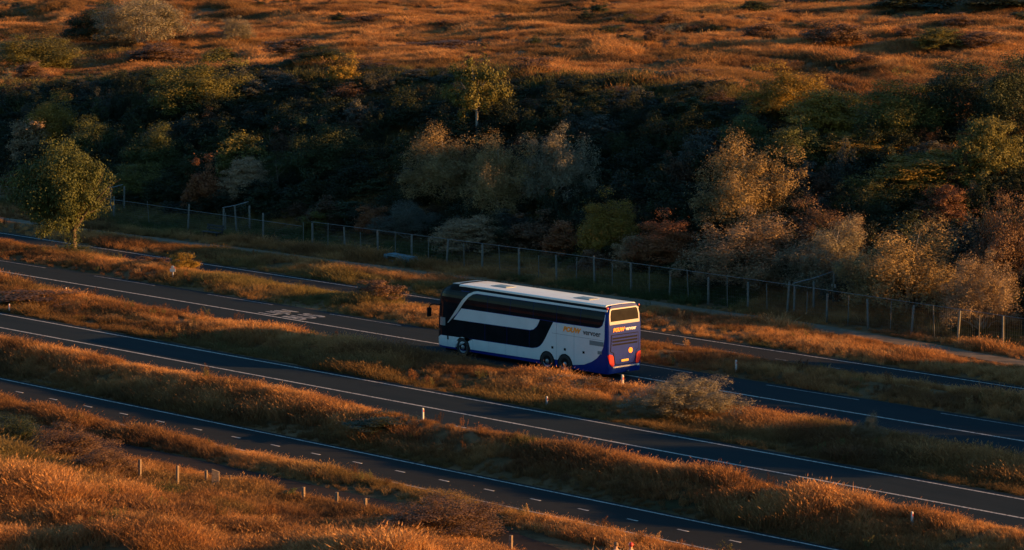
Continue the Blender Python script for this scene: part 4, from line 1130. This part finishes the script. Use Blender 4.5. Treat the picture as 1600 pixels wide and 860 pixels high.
# rear: coordinates w (from the near, left side: 0 .. 2.55) and z
def rear_panel(name, poly, mat, off, parent=None, bev=0.0):
    bm = bmesh.new(); f = bm.faces.new([bm.verts.new((0, HW - w, z)) for w, z in poly]); bmesh.ops.triangulate(bm, faces=[f])
    for c in [0.4, 0.55, 0.7, 2.8, 3.0, 3.2, 3.4, 3.6]:
        bmesh.ops.bisect_plane(bm, geom=bm.verts[:] + bm.edges[:] + bm.faces[:], plane_co=(0, 0, c), plane_no=(0, 0, 1))
    for c in (HW - 0.06, HW - 0.12, HW - 0.18, -HW + 0.06, -HW + 0.12, -HW + 0.18):
        bmesh.ops.bisect_plane(bm, geom=bm.verts[:] + bm.edges[:] + bm.faces[:], plane_co=(0, c, 0), plane_no=(0, 1, 0))
    bnd = [e for e in bm.edges if e.is_boundary]; r = bmesh.ops.extrude_edge_only(bm, edges=bnd)
    inner = {v for v in r['geom'] if isinstance(v, bmesh.types.BMVert)}
    for v in bm.verts:
        e = max(0.0, abs(v.co.y) - (HW - 0.10))
        v.co.x = lrear(v.co.z) + 0.9 * e - (off if v not in inner else -0.03)
    bmesh.ops.recalc_face_normals(bm, faces=bm.faces[:])
    me = bm_mesh(bm, name); me.materials.append(M[mat]); return link(name, me, None, parent or bus)
rear_panel('rear_window_frame', [(0.16, 2.94), (2.39, 2.94), (2.40, 3.4), (2.32, 3.74), (2.22, 3.80), (0.33, 3.80), (0.23, 3.74), (0.15, 3.4)], 'frame', 0.012)
rear_panel('rear_window', [(0.24, 3.11), (2.31, 3.11), (2.31, 3.4), (2.25, 3.68), (2.16, 3.74), (0.39, 3.74), (0.30, 3.68), (0.24, 3.4)], 'rearglass', 0.024)
rear_panel('hatch_seam', [(0.20, 1.50), (0.26, 2.40), (2.29, 2.40), (2.35, 1.50), (2.14, 1.40), (2.02, 0.82), (1.92, 0.745), (0.63, 0.745), (0.53, 0.82), (0.41, 1.40)], 'blacktrim', 0.012)
rear_panel('engine_hatch', [(0.24, 1.52), (0.30, 2.36), (2.25, 2.36), (2.31, 1.52), (2.10, 1.42), (1.98, 0.84), (1.90, 0.78), (0.65, 0.78), (0.57, 0.84), (0.45, 1.42)], 'navy', 0.022)
for k, z in enumerate((2.22, 2.05, 1.88)):
    rear_panel('louver', [(0.34, z - 0.07), (2.21, z - 0.07), (2.21, z + 0.02), (0.34, z + 0.02)], 'blacktrim', 0.026)
    rear_panel('louver_lip', [(0.32, z + 0.025), (2.23, z + 0.025), (2.23, z + 0.06), (0.32, z + 0.06)], 'navy', 0.034)
rear_panel('licence_plate', [(1.02, 0.90), (1.54, 0.90), (1.54, 1.02), (1.02, 1.02)], 'plate', 0.036)
badge = rear_panel('round_badge', [(1.70 + 0.15 * math.cos(2 * math.pi * k / 16), 1.46 + 0.15 * math.sin(2 * math.pi * k / 16)) for k in range(16)], 'orange', 0.030)
tl = [(0.03, 1.30), (0.10, 1.37), (0.30, 1.33), (0.40, 1.24), (0.47, 0.80), (0.42, 0.70), (0.30, 0.70), (0.13, 0.86)]
rear_panel('tail_light', tl, 'taillight', 0.045); rear_panel('tail_light', [(2 * HW - w, z) for w, z in tl[::-1]], 'taillight', 0.045)
rear_panel('bumper_strip', [(0.40, 0.61), (2.15, 0.61), (2.20, 0.68), (0.35, 0.68)], 'trim', 0.05)
for w in (0.10, 2.45): rear_panel('marker_light', [(w - 0.05, 3.80), (w + 0.05, 3.80), (w + 0.05, 3.88), (w - 0.05, 3.88)], 'taillight', 0.03)
rear_panel('bumper_light', [(2.20, 0.58), (2.34, 0.58), (2.34, 0.68), (2.20, 0.68)], 'whiteprint', 0.05)
bm = bmesh.new(); tube(bm, [(0.15, -0.2, 0.36), (-0.08, -0.2, 0.36), (-0.10, -0.2, 0.42)], [0.04, 0.04, 0.03], 8); link('tow_hook', bm_mesh(bm, 'tow_hook', True), M['ventgrey'], bus)

# lettering
def letters(txt, mat, w, h, shear, off, place):
    me = fit_text(text_mesh(txt, 1.0, shear=shear, offset=off, extrude=0.01), w, h)
    o = link('lettering', me, M[mat], bus); place(o)
def on_side(l, z):
    def f(o):
        o.matrix_local = Matrix(((-1, 0, 0, l), (0, 0, 1, HW + 0.012), (0, 1, 0, z), (0, 0, 0, 1)))
    return f
def on_right(l, z):
    def f(o):
        o.matrix_local = Matrix(((1, 0, 0, l), (0, 0, -1, -HW - 0.012), (0, 1, 0, z), (0, 0, 0, 1)))
    return f
def on_rear(w, z):
    def f(o):
        o.matrix_local = Matrix(((0, 0, -1, -0.012), (-1, 0, 0, HW - w), (0, 1, 0, z), (0, 0, 0, 1)))
    return f
letters('POUW', 'orange', 1.42, 0.30, 0.25, 0.06, on_side(3.42, 2.27))
letters('vervoer', 'blackprint', 1.36, 0.21, 0.0, 0.012, on_side(1.88, 2.26))
letters('POUW', 'orange', 1.42, 0.30, 0.25, 0.06, on_right(0.5, 2.27))
letters('vervoer', 'blackprint', 1.36, 0.21, 0.0, 0.012, on_right(2.0, 2.26))
letters('POUW', 'orange', 0.88, 0.22, 0.25, 0.06, on_rear(0.40, 2.54))
letters('vervoer', 'whiteprint', 0.80, 0.15, 0.0, 0.012, on_rear(1.32, 2.56))
for o in list(bus.children):
    pass


# ---------------------------------------------------------------- two people on the near cycle path, only their heads reach into the picture
M.update(skin=plain('skin', (0.50, 0.30, 0.21), 0.6, var=0.08), greycloth=plain('grey_cloth', (0.16, 0.17, 0.19), 0.9, var=0.15), bluecloth=plain('dark_blue_cloth', (0.03, 0.04, 0.07), 0.9, var=0.2),
         hair=plain('fair_brown_hair', (0.20, 0.12, 0.06), 0.8, var=0.3, scale=30), redcap=plain('red_cap', (0.55, 0.05, 0.035), 0.5), whitecap=plain('white_cap', (0.75, 0.73, 0.70), 0.5))
def skinned(name, V, E_, rad, mat, parent):
    me = bpy.data.meshes.new(name); me.from_pydata(V, E_, [])
    o = link(name, me, mat, parent)
    md = o.modifiers.new('skin', 'SKIN'); sv = me.skin_vertices[0].data
    for i, r in enumerate(rad): sv[i].radius = r if isinstance(r, tuple) else (r, r); sv[i].use_root = (i == 0)
    md.use_smooth_shade = True
    s = o.modifiers.new('smooth', 'SUBSURF'); s.levels = 2; s.render_levels = 2
    return o
def person(label, x, y, h, rz, cloth, cap):
    k = h / 1.75
    root = empty('person', (x, y, -0.73), rz, (k, k, k)); tag(root, label, 'person')
    V = [(0, 0, 0.95), (0, 0.01, 1.15), (0, 0.0, 1.38), (0, 0.0, 1.49), (0, 0.015, 1.56), (0, 0.02, 1.65), (0, 0.01, 1.72),
         (0.09, 0, 0.90), (0.10, 0.06, 0.50), (0.10, 0.02, 0.09), (0.10, 0.14, 0.035),
         (-0.09, 0, 0.90), (-0.10, -0.04, 0.50), (-0.10, -0.14, 0.10), (-0.10, -0.03, 0.035),
         (0.18, 0, 1.40), (0.23, -0.04, 1.12), (0.24, 0.06, 0.88), (0.24, 0.10, 0.80),
         (-0.18, 0, 1.40), (-0.23, 0.03, 1.12), (-0.24, 0.14, 0.89), (-0.24, 0.18, 0.81)]
    E_ = [(0, 1), (1, 2), (2, 3), (3, 4), (4, 5), (5, 6), (0, 7), (7, 8), (8, 9), (9, 10), (0, 11), (11, 12), (12, 13), (13, 14), (2, 15), (15, 16), (16, 17), (17, 18), (2, 19), (19, 20), (20, 21), (21, 22)]
    rad = [(0.15, 0.11), (0.14, 0.10), (0.16, 0.11), 0.055, 0.07, (0.078, 0.092), 0.055, 0.085, 0.06, 0.045, 0.035, 0.085, 0.06, 0.045, 0.035, 0.06, 0.045, 0.035, 0.03, 0.06, 0.045, 0.035, 0.03]
    skinned('body', V, E_, rad, M['skin'], root)
    jac = skinned('jacket', [(0, 0, 0.93), (0, 0.01, 1.15), (0, 0, 1.38), (0, 0, 1.46), (0.18, 0, 1.40), (0.23, -0.04, 1.12), (0.24, 0.06, 0.90), (-0.18, 0, 1.40), (-0.23, 0.03, 1.12), (-0.24, 0.14, 0.91)],
            [(0, 1), (1, 2), (2, 3), (2, 4), (4, 5), (5, 6), (2, 7), (7, 8), (8, 9)], [(0.18, 0.14), (0.17, 0.13), (0.19, 0.14), 0.075, 0.08, 0.062, 0.05, 0.08, 0.062, 0.05], M[cloth], root)
    skinned('trousers', [(0, 0, 0.97), (0.09, 0, 0.88), (0.10, 0.06, 0.50), (0.10, 0.02, 0.13), (-0.09, 0, 0.88), (-0.10, -0.04, 0.50), (-0.10, -0.13, 0.14)], [(0, 1), (1, 2), (2, 3), (0, 4), (4, 5), (5, 6)],
            [(0.165, 0.125), 0.105, 0.078, 0.06, 0.105, 0.078, 0.06], M['bluecloth'], root)
    bm = bmesh.new(); bmesh.ops.create_uvsphere(bm, u_segments=20, v_segments=12, radius=1.0)
    for v in bm.verts:
        v.co = Vector((v.co.x * 0.098, v.co.y * 0.118 - 0.005, v.co.z * 0.10))
        if v.co.z < -0.02 and v.co.y > -0.02: v.co.z = -0.02
        v.co.z += 1.70
    q = link('cap' if cap else 'hair', bm_mesh(bm, 'head_cover', True), M['redcap'] if cap else M['hair'], root)
    if cap:
        q.data.materials.append(M['whitecap'])
        for p in q.data.polygons: p.material_index = 1 if p.center.y > 0.0 else 0
    for s in (-1, 1):
        bm = bmesh.new(); bmesh.ops.create_uvsphere(bm, u_segments=8, v_segments=6, radius=0.012); bmesh.ops.translate(bm, vec=(s * 0.034, 0.098, 1.655), verts=bm.verts[:]); link('eye', bm_mesh(bm, 'eye', True), M['blackprint'], root)
        bm = bmesh.new(); bmesh.ops.create_uvsphere(bm, u_segments=8, v_segments=6, radius=1.0)
        for v in bm.verts: v.co = Vector((v.co.x * 0.012 + s * 0.082, v.co.y * 0.022 + 0.01, v.co.z * 0.035 + 1.645))
        link('ear', bm_mesh(bm, 'ear', True), M['skin'], root)
    bm = bmesh.new(); box(bm, (0, 0.112, 1.63), (0.026, 0.03, 0.05), bevel=0.01); link('nose', bm_mesh(bm, 'nose', True), M['skin'], root)
    bm = bmesh.new(); box(bm, (0, 0.096, 1.595), (0.045, 0.012, 0.012), bevel=0.004); link('mouth', bm_mesh(bm, 'mouth', True), M['redcap'], root)
for a in [('person in grey on the near cycle path at the bottom edge', -98.7, 97.0, 1.64, 1.2, 'greycloth', False), ('person with a red and white cap at the bottom edge', -98.05, 97.2, 1.70, 1.2, 'bluecloth', True)]: person(*a)
